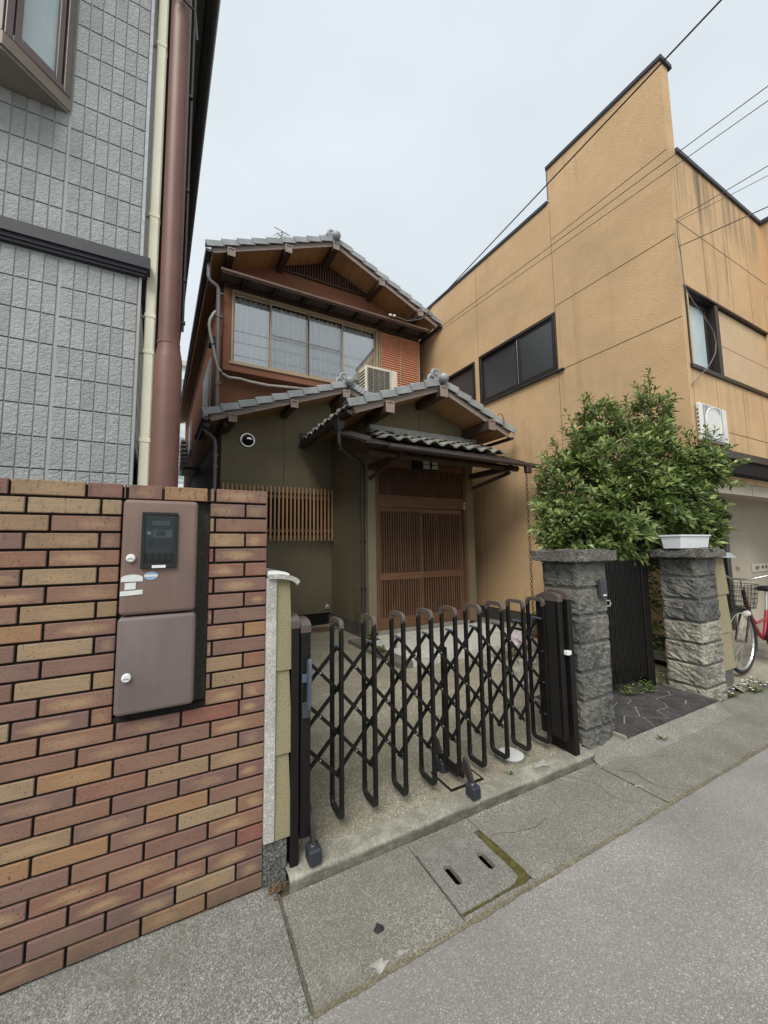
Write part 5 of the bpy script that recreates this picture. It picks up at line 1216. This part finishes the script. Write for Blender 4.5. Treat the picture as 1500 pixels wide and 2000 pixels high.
# ================================================================== air conditioners
def aircon(name, x0, x1, y0, y1, z0, z1, label, xf=None, louv=False):
    e = empty(name, ((xf or (lambda a, b, c: (a, b, c)))((x0+x1)/2, y0, z0)), label, 'air conditioner')
    mk = lambda: MB(xf)
    AC = simple('ac_ivory', H('#cfc9b8') if not louv else H('#d8d8d4'), .5, var=.05, dirt=.2) 
    body = mk().cbox(x0, x1, y0, y1, z0+.03, z1, .018).build('casing', AC, e)
    w_ = x1-x0; h = z1-z0; cx, cz = x0+w_*.40, z0+h*.52; r = min(h*.42, w_*.33)
    mk().box(cx-r*1.03, cx+r*1.03, y0-.002, y0+.001, cz-r*1.03, cz+r*1.03).build('grille_recess', simple('grille_dark', (.06, .06, .055) if not louv else (.42, .44, .44), .7), body)
    mb = mk()
    for i in range(20): zz = cz-r+2*r*i/19; mb.box(cx-r, cx+r, y0-.010, y0-.0045, zz-.0035, zz+.0035)
    for i in range(5): xx = cx-r+2*r*i/4; mb.box(xx-.004, xx+.004, y0-.0125, y0-.0105, cz-r, cz+r)
    mb.build('fan_grille', simple('grille_grey', (.34, .32, .27) if not louv else (.6, .62, .62), .5), body)
    if louv: MB().lathe([(r*.80, -.004), (r*.92, -.012), (r*.97, -.004), (r*.97, 0), (r*.8, 0)], (cx, y0-.010, cz), 'y', 24).build('fan_ring', AC, body)
    mk().box(x0+w_*.78, x0+w_*.784, y0-.003, y0+.001, z0+.04, z1-.01).build('panel_seam', BLK, body)
    mk().box(x0+w_*.83, x0+w_*.93, y0-.0025, y0+.001, z0+h*.18, z0+h*.22).build('badge', simple('badge_grey', (.25, .25, .26), .5), body)
    for i in range(7): mk().box(x0-.002, x0+.001, y0+.03, y1-.02, z0+h*(.2+.1*i), z0+h*(.25+.1*i)).build('side_louvre', DARK, body)
    for x in (x0+w_*.15, x0+w_*.8): mk().cbox(x, x+.06, y0+.02, y1-.02, z0, z0+.03, .003).build('foot', BLK, e)
    return e
aircon('air_conditioner', 3.41, 4.20, 7.08, 7.38, 4.74, 5.41, 'ivory air conditioner unit standing on the porch roof below the window', S)
aircon('air_conditioner', 5.74, 6.44, 2.30, 2.364, 2.80, 3.32, 'white air conditioner unit on the orange front wall behind the shrub', None, True)
# ================================================================== rain chain
rc = empty('rain_chain', (4.955, 4.40, .1), 'long iron rain chain hanging from the porch gutter', 'rain chain')
lk = MB().tube([(.019*math.cos(R(a)), 0, .027*math.sin(R(a))) for a in range(0, 360, 30)], .0045, 6, True).mesh('chain_link', simple('iron_chain', (.06, .045, .036), .6, metal=.4, var=.3, scale=60))
z = 2.70; i = 0
while z > .13: inst('chain_link', lk, (4.955+.004*math.sin(i), 4.40, z), rc, (0, 0, .5+(i % 2)*1.57)); z -= .043; i += 1
# ================================================================== cables
def sag(p, q, s, n=24):
    p, q = Vector(p), Vector(q); return [tuple(p.lerp(q, i/n)-Vector((0, 0, 4*s*(i/n)*(1-i/n)))) for i in range(n+1)]
def ext(p, q, t): p, q = Vector(p), Vector(q); return tuple(p+(q-p)*t)
def cable(pts, r, label, m=None, grp='overhead cables'): tag(MB().tube(pts, r, 6).build('overhead_cable', m or CABLE), label, 'cable', grp)
a = (5.12, 7.12, 7.25); b = (5.0, 1.5, 7.41); cable(sag(a, ext(a, b, 3.0), .02), .010, 'thick black cable running from the house eave past the parapet')
a = (5.16, 7.15, 6.62); b = (5.56, 1.35, 6.55); cable(sag(a, ext(a, b, 3), .02), .005, 'upper of two thin cables crossing the orange side wall')
b = (5.52, 1.35, 6.41); cable(sag((5.18, 7.15, 6.56), ext(a, b, 3), .03), .0045, 'lower of two thin cables crossing the orange side wall')
a = (5.65, 2.33, 5.79); cable(sag(a, ext(a, (5.28, 1.35, 5.46), 3), .03), .005, 'thin cable tied to the orange building corner', CABLEG)
cable(sag((5.64, 2.335, 5.75), ext(a, (5.27, 1.35, 5.38), 3), .04), .0035, 'thinnest cable just below the one tied to the corner', CABLEG)
a = (5.62, 2.33, 5.39); cable(sag(a, ext(a, (5.16, 1.35, 4.95), 3), .03), .006, 'cable meeting the orange corner above the front window', CABLEG)
cable([(5.65, 2.335, 5.78), (5.63, 2.33, 5.5), (5.665, 2.33, 5.28), (5.685, 2.33, 4.86), (5.80, 2.31, 4.70), (5.94, 2.29, 4.57), (6.12, 2.28, 4.45), (6.24, 2.28, 4.36), (6.28, 2.28, 4.22), (6.23, 2.28, 4.06), (6.1, 2.29, 3.9), (6.0, 2.30, 3.81), (5.8, 2.33, 3.64), (5.70, 2.355, 3.55)], .006, 'loose cable looping down across the front window', CABLEG)
cable(sag(S(4.0, 7.4, 5.2), S(4.72, 5.3, 3.72), .15), .004, 'thin pale wire sagging from the air conditioner over the porch roof', CABLEG)
pts = [S(4.86, 4.93, 3.80), S(4.88, 4.90, 3.88), S(4.92, 4.88, 3.86), S(4.96, 4.87, 3.76), S(4.94, 4.87, 3.68)]
cable(pts, .006, 'short wire coil on the right verge of the porch roof')
for k, (zz, yy) in enumerate(((9.2, -1.2), (9.7, -1.4), (10.3, -1.6), (11.0, -1.8), (11.5, -1.8))):
    cable(sag((-25, yy, zz), (30, yy, zz), .5, 20), .012, ['lowest', 'second lowest', 'middle', 'second highest', 'highest'][k]+' street cable mirrored in the upper windows', grp='street cables mirrored in the windows')
# ================================================================== roof antenna
an = empty('antenna', S(2.98, 12, 8.2), 'small television antenna above the upper roof ridge', 'antenna')
am = simple('antenna_grey', (.2, .2, .2), .5, metal=.5)
MB(S).tube([(2.98, 12, 8.0), (2.98, 12, 12.05)], .018, 6).build('mast', am, an)
MB(S).tube([(2.75, 11.8, 11.75), (3.15, 12.15, 11.9)], .012, 6).build('boom', am, an)
for i in range(5): t = i/4; MB(S).tube([(2.80+.38*t-.12, 11.85+.28*t+.15, 11.77+.12*t), (2.80+.38*t+.12, 11.85+.28*t-.15, 11.77+.12*t)], .008, 5).build('element', am, an)
MB(S).tube([(2.7, 11.9, 12.0), (3.25, 12.05, 12.03)], .012, 5).build('reflector', am, an)
# ================================================================== far apartment block
ap = empty('apartment_block', (-2, 42, 0), 'distant white apartment block glimpsed between the houses', 'building')
MB().box(-9, 3, 40, 50, 0, 19).build('wall', APT, ap); MB().box(-9.3, 3.3, 39.7, 50.3, 19.001, 19.5).build('roof', simple('apt_roof', (.55, .53, .5), .8), ap)
for f in range(6):
    for i in range(3):
        x = -.60-i*3; zz = 1.2+f*2.85
        wn = MB().box(x, x+1.3, 39.93, 39.999, zz+.9, zz+2.3).build('window', simple('apt_window', (.30, .36, .38), .3), ap)
        MB().box(x+.02, x+.10, 39.90, 39.929, zz+.9, zz+2.3).build('window_frame', WHITE, wn); MB().box(x+.62, x+.68, 39.90, 39.929, zz+.9, zz+2.3).build('window_frame', WHITE, wn)
        rl = MB(); rl.box(x-.5, x+1.4, 39.5, 39.56, zz+1.05, zz+1.12); rl.box(x-.5, x+1.4, 39.5, 39.56, zz+.02, zz+.10)
        for k in range(12): rl.box(x-.5+k*.165, x-.46+k*.165, 39.51, 39.55, zz+.1, zz+1.05)
        rl.build('balcony_rail', WHITE, ap)
# ================================================================== evergreen shrub behind the gate
tr = empty('evergreen_shrub', (4.25, 2.75, .1), 'dense glossy evergreen shrub rising behind the stone pillars', 'shrub')
rl_ = random.Random(11)
CL = [((4.0, 2.78, 2.08), (.64, .40, .60)), ((4.38, 2.62, 2.50), (.66, .40, .60)), ((4.85, 2.44, 2.25), (.55, .34, .68)), ((4.5, 2.55, 1.85), (.85, .42, .55)),
      ((4.95, 2.30, 2.0), (.62, .28, .5)), ((4.30, 2.70, 2.92), (.34, .26, .28)), ((4.92, 2.46, 3.02), (.30, .20, .30)), ((5.30, 2.14, 2.42), (.38, .17, .24)), ((3.75, 2.72, 1.72), (.50, .34, .38)), ((5.2, 2.22, 1.78), (.42, .22, .34))]
def leaf(mb, p, d, upv, L, W, t, droop):
    d = d.normalized(); s_ = d.cross(upv)
    if s_.length < .01: s_ = d.cross(Vector((1, 0, 0)))
    s_.normalize(); n_ = s_.cross(d)
    b = p+d*(L*.10); m = p+d*(L*.52)-n_*(W*.10); tp = p+d*L-Vector((0, 0, droop*L))
    l = p+d*(L*.50)+s_*(W*.5)+n_*(W*.16); r = p+d*(L*.50)-s_*(W*.5)+n_*(W*.16)
    k = len(mb.v); mb.v += [tuple(q) for q in (b, l, m, r, tp)]; mb.f += [(k, k+3, k+2), (k, k+2, k+1), (k+2, k+3, k+4), (k+1, k+2, k+4)]; mb.t += [t]*5
fol = MB(); twig = MB()
def rosette(p, d, nl, L, young):
    d = d.normalized(); a0 = rl_.uniform(0, 6.28)
    e = d.orthogonal().normalized(); f_ = d.cross(e)
    for k in range(nl):
        a = a0+k*2.4; sp = .35+.65*((k+.5)/nl); q = (e*math.cos(a)+f_*math.sin(a))*sp+d*(1.05-sp*.85)
        q.z += .05; q.normalize()
        base = p-d*(k/nl)*.06
        t = (rl_.uniform(.55, 1.0) if k < nl*.4 else rl_.uniform(.2, .7)) if young else rl_.uniform(0, .55)
        leaf(fol, base, q, d, L*rl_.uniform(.7, 1.15)*(.7+.5*sp), L*.34*rl_.uniform(.8, 1.1), t, rl_.uniform(.05, .3))
trunk = Vector((4.25, 2.78, .9)); cnt = 0
while cnt < 2500:
    c, r_ = CL[rl_.choices(range(len(CL)), [a[1][0]*a[1][2] for a in CL])[0]]
    v = Vector((rl_.gauss(0, 1), rl_.gauss(0, 1), rl_.gauss(0, 1))).normalized(); rad = rl_.uniform(.5, 1.02)**.6
    p = Vector((c[0]+v.x*r_[0]*rad, c[1]+v.y*r_[1]*rad, c[2]+v.z*r_[2]*rad))
    if noise.noise(p*3.1) < -.38 and rad > .8: continue
    inside = any(sum(((p[k]-cc[k])/(rr[k]*.66))**2 for k in range(3)) < 1 for cc, rr in CL)
    if inside and rl_.random() < .75: continue
    if p.z > 2.7 and rl_.random() < .45: continue
    xw = 5.5-K*(p.y-V0)
    if p.y > 2.33 and p.x > xw-.10: continue
    if p.z < 1.52 and p.y < 2.42 and (p.x < 3.2 or 4.36 < p.x < 5.0): continue
    if 4.28 < p.x < 4.95 and p.y < 2.24 and p.z < 1.74: continue
    d = (v*Vector((1, 1, 1))+Vector((0, -.10, .75))).normalized()+Vector((rl_.uniform(-.3, .3), rl_.uniform(-.3, .3), rl_.uniform(-.1, .35)))
    out = rad > .86
    rosette(p, d, rl_.randint(6, 9), rl_.uniform(.088, .122), out and rl_.random() < .8); cnt += 1
# long shoots that break the outline
SH = [((4.0, 2.75, 2.6), (3.72, 2.7, 2.98)), ((4.1, 2.75, 2.85), (4.02, 2.7, 3.22)), ((4.35, 2.7, 2.9), (4.45, 2.66, 3.28)), ((4.6, 2.6, 2.85), (4.72, 2.55, 3.2)), ((4.9, 2.5, 3.0), (5.02, 2.45, 3.38)), ((5.0, 2.45, 3.0), (5.3, 2.36, 3.32)), ((4.85, 2.5, 3.0), (4.72, 2.45, 3.26)),
      ((5.3, 2.15, 2.5), (5.75, 2.05, 2.68)), ((5.4, 2.12, 2.4), (6.0, 2.0, 2.52)), ((5.35, 2.1, 2.25), (5.80, 2.03, 2.22)), ((5.3, 2.15, 1.9), (5.72, 2.1, 1.98)), ((5.3, 2.2, 1.75), (5.6, 2.1, 1.70)), ((5.35, 2.15, 2.55), (5.55, 2.1, 2.86)),
      ((3.5, 2.75, 2.0), (3.12, 2.7, 1.98)), ((3.45, 2.75, 1.75), (3.12, 2.7, 1.70)), ((3.6, 2.75, 2.35), (3.28, 2.7, 2.48)), ((3.6, 2.75, 1.6), (3.25, 2.7, 1.52)), ((4.3, 2.45, 1.6), (4.1, 2.40, 1.40)), ((3.7, 2.6, 1.5), (3.55, 2.55, 1.36))]
for k in range(34):
    c_, r_ = CL[rl_.choice([0, 1, 1, 2, 5, 6, 7, 8])]; v_ = Vector((rl_.uniform(-1, 1), rl_.uniform(-.6, .3), rl_.uniform(0, 1))).normalized()
    s_ = Vector((c_[0]+v_.x*r_[0]*.85, c_[1]+v_.y*r_[1]*.85, c_[2]+v_.z*r_[2]*.85)); e_ = s_+(v_*Vector((.6, .4, .6))+Vector((0, 0, .5)))*rl_.uniform(.16, .30)
    if not (e_.y > 2.3 and e_.x > 5.45-K*(e_.y-V0)): SH.append((tuple(s_), tuple(e_)))
for a, b in SH:
    a, b = Vector(a), Vector(b); twig.tube([tuple(a), tuple(a.lerp(b, .5)+Vector((0, 0, .02))), tuple(b)], [.006, .004, .002], 5)
    for k in range(5): t = .25+.75*k/4; p = a.lerp(b, t); rosette(p, (b-a).normalized()+Vector((rl_.uniform(-.4, .4), rl_.uniform(-.4, .4), .3)), rl_.randint(4, 6), .095, True)
# low growth behind the slatted gate
for k in range(330):
    p = Vector((rl_.uniform(3.5, 5.2), rl_.uniform(2.48, 2.95), rl_.uniform(.25, 1.55))); rosette(p, Vector((rl_.uniform(-.5, .5), -.6, .5)), 6, .10, False)
fo = fol.build('foliage', LEAF, tr, norm=False); fo['kind'] = 'stuff'
for p in fo.data.polygons: p.use_smooth = True
br = MB(); br.tube([(4.25, 2.80, -.05), (4.26, 2.79, .5), (4.24, 2.78, .95), (4.26, 2.74, 1.3)], [.06, .05, .045, .035], 8); sm(br.build('trunk', BARK, tr), 60)
for c, r_ in CL:
    s0 = Vector((4.25, 2.78, rl_.uniform(.6, 1.2))); e = Vector(c); twig.tube([tuple(s0), tuple(s0.lerp(e, .5)+Vector((0, 0, .12))), tuple(e), tuple(e+Vector((rl_.uniform(-.2, .2), rl_.uniform(-.1, .1), .3)))], [.024, .018, .010, .004], 6)
    for k in range(6):
        q = e+Vector((rl_.uniform(-1, 1)*r_[0]*.8, rl_.uniform(-1, 1)*r_[1]*.8, rl_.uniform(-.4, 1)*r_[2]*.8)); twig.tube([tuple(s0.lerp(e, rl_.uniform(.5, 1))), tuple(q)], [.008, .003], 5)
twig.build('branches', BARK, tr)
# ================================================================== bicycle in the carport
bk = empty('bicycle', (6.05, 2.06, .1), 'red city bicycle with wire front basket parked on the forecourt', 'bicycle')
Yb = 2.06; Rw = .335
def MBb(): return MB(lambda x, y, z: (x, y, z+.10))
def wheel(x, nm):
    w_ = MBb().tube([(x+Rw*math.cos(R(a)), Yb, Rw+.012+Rw*math.sin(R(a))) for a in range(0, 360, 12)], .018, 8, True).build(nm, RUBBER, bk); sm(w_, 80)
    r_ = MBb().tube([(x+(Rw-.028)*math.cos(R(a)), Yb, Rw+.012+(Rw-.028)*math.sin(R(a))) for a in range(0, 360, 12)], .012, 6, True).build('rim', STEEL, w_)
    sp = MBb()
    for k in range(20):
        a = R(k*18); sp.tube([(x+.02*math.cos(a+1), Yb+(.02 if k % 2 else -.02), Rw+.012+.02*math.sin(a+1)), (x+(Rw-.03)*math.cos(a), Yb, Rw+.012+(Rw-.03)*math.sin(a))], .0013, 4)
    sp.tube([(x, Yb-.04, Rw+.012), (x, Yb+.04, Rw+.012)], .018, 8); sp.build('spokes', STEEL, w_)
    fd = MBb(); fd.tube([(x+(Rw+.03)*math.cos(R(a)), Yb, Rw+.012+(Rw+.03)*math.sin(R(a))) for a in range(-25, 165, 10)], .02, 6); sm(fd.build('mudguard', BLK, w_), 60)
wx = 5.56; wheel(wx, 'front_wheel'); wheel(wx+1.08, 'rear_wheel')
hd = (wx+.20, Yb, .80); bbk = (wx+.60, Yb, .30); st_ = (wx+.74, Yb, .62); ra = (wx+1.08, Yb, .342)
fm = MBb(); fm.tube([hd, (wx+.35, Yb, .50), (wx+.48, Yb, .36), bbk], .022, 8); fm.tube([bbk, st_], .018, 8); fm.tube([(hd[0]+.02, Yb, .68), (wx+.42, Yb, .50), (wx+.70, Yb, .52)], .014, 8)
for s_ in (-.04, .04): fm.tube([bbk, (ra[0], Yb+s_, ra[2])], .010, 6); fm.tube([st_, (ra[0], Yb+s_, ra[2])], .008, 6)
sm(fm.build('frame', RED, bk), 60)
fk = MBb(); fk.tube([(hd[0]-.03, Yb, .92), (hd[0]+.02, Yb, .70)], .02, 8)
for s_ in (-.045, .045): fk.tube([(hd[0]+.01, Yb+s_*.8, .70), (wx+.07, Yb+s_, .48), (wx, Yb+s_, .342)], .010, 6)
sm(fk.build('fork', BLK, bk), 60)
hbm = MBb().tube([(hd[0]+.22, Yb-.28, 1.06), (hd[0]+.05, Yb-.24, 1.08), (hd[0]-.05, Yb-.08, 1.02), (hd[0]-.05, Yb+.08, 1.02), (hd[0]+.05, Yb+.24, 1.08), (hd[0]+.22, Yb+.28, 1.06)], .011, 8); hb_ = sm(hbm.build('handlebar', STEEL, bk), 60)
for s_ in (-1, 1): MBb().tube([(hd[0]+.23, Yb+s_*.28, 1.06), (hd[0]+.11, Yb+s_*.26, 1.075)], .017, 8).build('grip', BLK, hb_); MBb().tube([(hd[0]+.07, Yb+s_*.25, 1.06), (hd[0]+.0, Yb+s_*.27, 1.04), (hd[0]+.16, Yb+s_*.30, 1.03)], .005, 6).build('brake_lever', BLK, hb_)
MBb().tube([(hd[0]-.04, Yb, .9), (hd[0]-.05, Yb, 1.03)], .013, 8).build('stem', STEEL, bk)
bsk = MBb(); bx0, bx1, bz0, bz1 = wx-.28, wx+.10, .72, .98
for k in range(6): zz = bz0+(bz1-bz0)*k/5; i_ = .03*(1-k/5); bsk.tube([(bx0+i_, Yb-.17+i_, zz), (bx1-i_, Yb-.17+i_, zz), (bx1-i_, Yb+.17-i_, zz), (bx0+i_, Yb+.17-i_, zz)], .0028, 4, True)
for k in range(12):
    t = k/11
    for yy, s_ in ((-.17, 1), (.17, -1)): bsk.tube([(bx0+.03+(bx1-bx0-.06)*t, Yb+yy+s_*.03, bz0), (bx0+(bx1-bx0)*t, Yb+yy, bz1)], .002, 4)
    bsk.tube([(bx0+.03, Yb-.14+.28*t, bz0), (bx0, Yb-.17+.34*t, bz1)], .002, 4); bsk.tube([(bx1-.03, Yb-.14+.28*t, bz0), (bx1, Yb-.17+.34*t, bz1)], .002, 4)
bsk.build('basket', BLK, bk)
MBb().lathe([(0, -.05), (.028, -.045), (.032, .02), (.02, .05), (0, .05)], (wx+.13, Yb-.03, .64), 'x', 12).build('headlamp', WHITE, bk)
sa = MBb(); sa.lathe([(0, .03), (.06, .025), (.10, 0), (.09, -.03), (0, -.04)], (wx+.80, Yb, .88), 'z', 16); sm(sa.build('saddle', BLK, bk), 60); MBb().tube([st_, (wx+.79, Yb, .86)], .013, 8).build('seat_post', STEEL, bk)
MBb().lathe([(0, -.006), (.075, -.006), (.08, 0), (.075, .006), (0, .006)], (bbk[0], Yb-.05, bbk[2]), 'y', 20).build('chain_wheel', BLK, bk)
cg = MBb(); cg.prism([(bbk[0]-.08, Yb-.06, .27), (ra[0], Yb-.06, .29), (ra[0], Yb-.06, .39), (bbk[0]-.08, Yb-.06, .40)], (0, .012, 0)); cg.build('chain_guard', BLK, bk)
cr = MBb().tube([bbk, (bbk[0]+.1, Yb-.08, .17)], .010, 6).build('crank', STEEL, bk); MBb().cbox(bbk[0]+.06, bbk[0]+.14, Yb-.17, Yb-.08, .155, .18, .004).build('pedal', BLK, cr)
# ================================================================== weeds, pots, litter
def weed(x, y, z, n, h, spread, m, label, cat='weed', L=.06, W=.4, flowers=0):
    e = empty('weed', (x, y, z), label, cat, 'weeds in the cracks'); mb = MB(); stm = MB()
    for k in range(n):
        a = rl_.uniform(0, 6.28); r_ = rl_.uniform(0, spread); top = Vector((x+r_*math.cos(a), y+r_*math.sin(a), z+h*rl_.uniform(.35, 1))); base = Vector((x+r_*.3*math.cos(a), y+r_*.3*math.sin(a), z))
        stm.tube([tuple(base), tuple(top)], [.0025, .0012], 4)
        for j in range(4):
            p = base.lerp(top, .35+.65*j/3); b_ = rl_.uniform(0, 6.28); leaf(mb, p, Vector((math.cos(b_), math.sin(b_), rl_.uniform(.1, .7))), Vector((0, 0, 1)), L*rl_.uniform(.6, 1.2), L*W, rl_.random(), .2)
    o = mb.build('leaves', m, e, norm=False); o['kind'] = 'stuff'; o2 = stm.build('stems', m, e); 
    if flowers:
        fl = MB()
        for k in range(flowers):
            p = (x+rl_.uniform(-spread, spread)*1.3, y+rl_.uniform(-spread, spread), z+h*rl_.uniform(.7, 1.3)); fl.lathe([(0, .003), (.010, .002), (.013, 0), (0, -.002)], p, 'z', 7)
        fo_ = fl.build('flowers', WHITE, e); fo_['kind'] = 'stuff'
    return e
weed(2.56, 5.35, .12, 14, .16, .16, WEED, 'leafy green weed clump at the foot of the dark downpipe', L=.09, W=.6)
weed(2.42, 4.75, .11, 8, .10, .12, WEED, 'small weed beside the left edge of the porch step', L=.07, W=.6)
e = weed(2.52, 5.78, .3, 5, .75, .06, WEED, 'thin tall weed climbing beside the downpipe', L=.055, W=.55)
weed(2.66, 4.75, .16, 10, .62, .10, DRYW, 'tall wispy dry weed before the door lattice', L=.03, W=.3)
weed(3.86, 2.33, .1, 16, .07, .16, WEED, 'low weeds under the slatted gate', L=.05); weed(4.12, 2.28, .1, 16, .08, .13, WEED, 'low weed tuft at the foot of the gate post', L=.05)
weed(4.40, 2.32, .1, 8, .22, .07, WEED, 'spindly weed between the gate post and the pale pillar', L=.04)
weed(5.28, 1.90, .006, 30, .06, .13, WEED, 'daisy clump at the foot of the olive wall end', L=.035, flowers=16); weed(5.55, 1.93, .01, 14, .06, .12, WEED, 'white flowering weeds on the forecourt edge', L=.035, flowers=8)
weed(4.93, 1.93, .005, 8, .05, .06, WEED, 'tiny weed between the pale pillar and olive wall', L=.03, flowers=3)
weed(3.9, 3.9, .09, 24, .10, .30, WEED, 'patch of weeds on the ground right of the porch step', L=.05); weed(4.4, 3.5, .09, 20, .12, .28, WEED, 'weed patch behind the right end of the gate', L=.05)
weed(4.98, 4.35, .1, 14, .5, .10, WEED, 'bushy weed growing at the bottom of the rain chain', L=.05, W=.6); weed(1.93, 1.965, .062, 4, .03, .05, WEED, 'tiny sprig on the kerb edge', L=.02)
weed(3.35, 1.80, .03, 12, .02, .06, WEED, 'mossy sprig at the threshold apron', L=.02)
# stepping stones with painted rims on the ground right of the porch
for k, (x, y) in enumerate(((3.55, 3.35), (3.85, 3.55), (3.5, 3.75), (4.15, 3.3), (4.1, 3.75), (4.45, 3.15), (3.25, 3.1))):
    poly = [Vector((x+.13*(1+.25*noise.noise((k, t, 0)))*math.cos(R(t*60)), y+.12*(1+.25*noise.noise((k, t, 5)))*math.sin(R(t*60)))) for t in range(6)]
    MB().prism([(p.x, p.y, .07) for p in poly], (0, 0, .045)).build('paving_stone', PATCH, bpy.data.objects['yard'])
bg_ = empty('plastic_bag', (4.27, 4.05, .09), 'crumpled pale pink plastic bag on the ground by the porch step', 'bag')
bm = bmesh.new(); bmesh.ops.create_icosphere(bm, subdivisions=3, radius=1)
for v in bm.verts: p = Vector(v.co); q = 1+.45*noise.noise(p*2.2)+.25*noise.noise(p*5); v.co = Vector((4.27+p.x*.13*q, 4.05+p.y*.11*q, .20+p.z*.12*q))
me = bpy.data.meshes.new('bag_body'); bm.to_mesh(me); bm.free(); me.materials.append(simple('pale_pink_plastic', (.55, .47, .52), .5, var=.2, scale=25)); o = bpy.data.objects.new('bag_body', me); col.objects.link(o); setpar(o, bg_)
pt_ = empty('flower_pot', (4.75, 4.25, .09), 'small brown flower pot at the bottom of the rain chain', 'flower pot')
MB().lathe([(.06, 0), (.085, .14), (.095, .14), (.095, .16), (.08, .16), (.078, .13), (0, .13)], (4.75, 4.2, .09), 'z', 18).build('pot', simple('brown_pot', (.13, .07, .05), .6), pt_)
MB().lathe([(0, .128), (.076, .13), (.076, .131), (0, .131)], (4.75, 4.2, .092), 'z', 14).build('soil', EARTH, pt_)
vs_ = empty('concrete_rubble', (2.1, 6.65, .1), 'patch of brown soil and rubble under the olive wall', 'rubble'); 
mb = MB(); 
bm = bmesh.new(); bmesh.ops.create_icosphere(bm, subdivisions=3, radius=1)
for v in bm.verts: p = Vector(v.co); q = 1+.3*noise.noise(p*3); v.co = Vector((2.15+p.x*.42*q, 6.7+p.y*.20*q, .09+p.z*.06*q))
me = bpy.data.meshes.new('soil_heap'); bm.to_mesh(me); bm.free(); me.materials.append(EARTH); o = bpy.data.objects.new('soil_heap', me); col.objects.link(o); setpar(o, vs_)
# litter: chips along the kerb, leaf debris in the corner by the brick wall
lt = MB(); rl2 = random.Random(3)
def chip(x, y, z, s_):
    a = rl2.uniform(0, 3.14); c, d = math.cos(a)*s_, math.sin(a)*s_
    lt.add([(x-c, y-d, z), (x+d, y-c, z), (x+c, y+d, z), (x-d, y+c, z), (x, y, z+s_*.7)], [(0, 1, 4), (1, 2, 4), (2, 3, 4), (3, 0, 4)])
for k in range(170): x = rl2.choices([rl2.gauss(1.62, .12), rl2.uniform(.6, 2.6), rl2.gauss(2.45, .08)], [5, 3, 2])[0]; chip(x, 1.862-abs(rl2.gauss(0, .02)), .0045, rl2.uniform(.0015, .0055))
for k in range(120): chip(rl2.uniform(.5, 4.6), rl2.uniform(1.38, 1.86), .0045, rl2.uniform(.001, .0028))
for k in range(60): chip(rl2.gauss(3.15, .12), rl2.gauss(1.66, .05), .0045, rl2.uniform(.001, .003))
tag(lt.build('grit', PATCH), 'pale grit and chips scattered along the kerb', 'grit', kind='stuff')
dl = MB()
for k in range(46):
    p = Vector((rl2.gauss(.425, .02), rl2.gauss(1.905, .02), .008+rl2.uniform(0, .012))); a = rl2.uniform(0, 6.28); leaf(dl, p, Vector((math.cos(a), math.sin(a), rl2.uniform(-.1, .3))), Vector((0, 0, 1)), rl2.uniform(.012, .035), .008, rl2.random(), 0)
dl.t = []; tag(dl.build('leaf_litter', LITTER, norm=False), 'dead leaves caught in the corner below the garden wall', 'leaf litter', kind='stuff')
tw = MB()
for (x, y, a, L) in ((2.55, 1.60, .5, .05), (2.6, 1.57, -.4, .05), (3.3, 1.12, .2, .07), (1.44, 1.79, .8, .02), (1.75, 1.83, 1.2, .03)): tw.tube([(x, y, .007), (x+L*math.cos(a), y+L*math.sin(a), .008)], .0022, 5)
tag(tw.build('twigs', simple('pale_twig', (.5, .46, .36), .8)), 'pale twigs lying on the pavement and road', 'twig', kind='stuff')
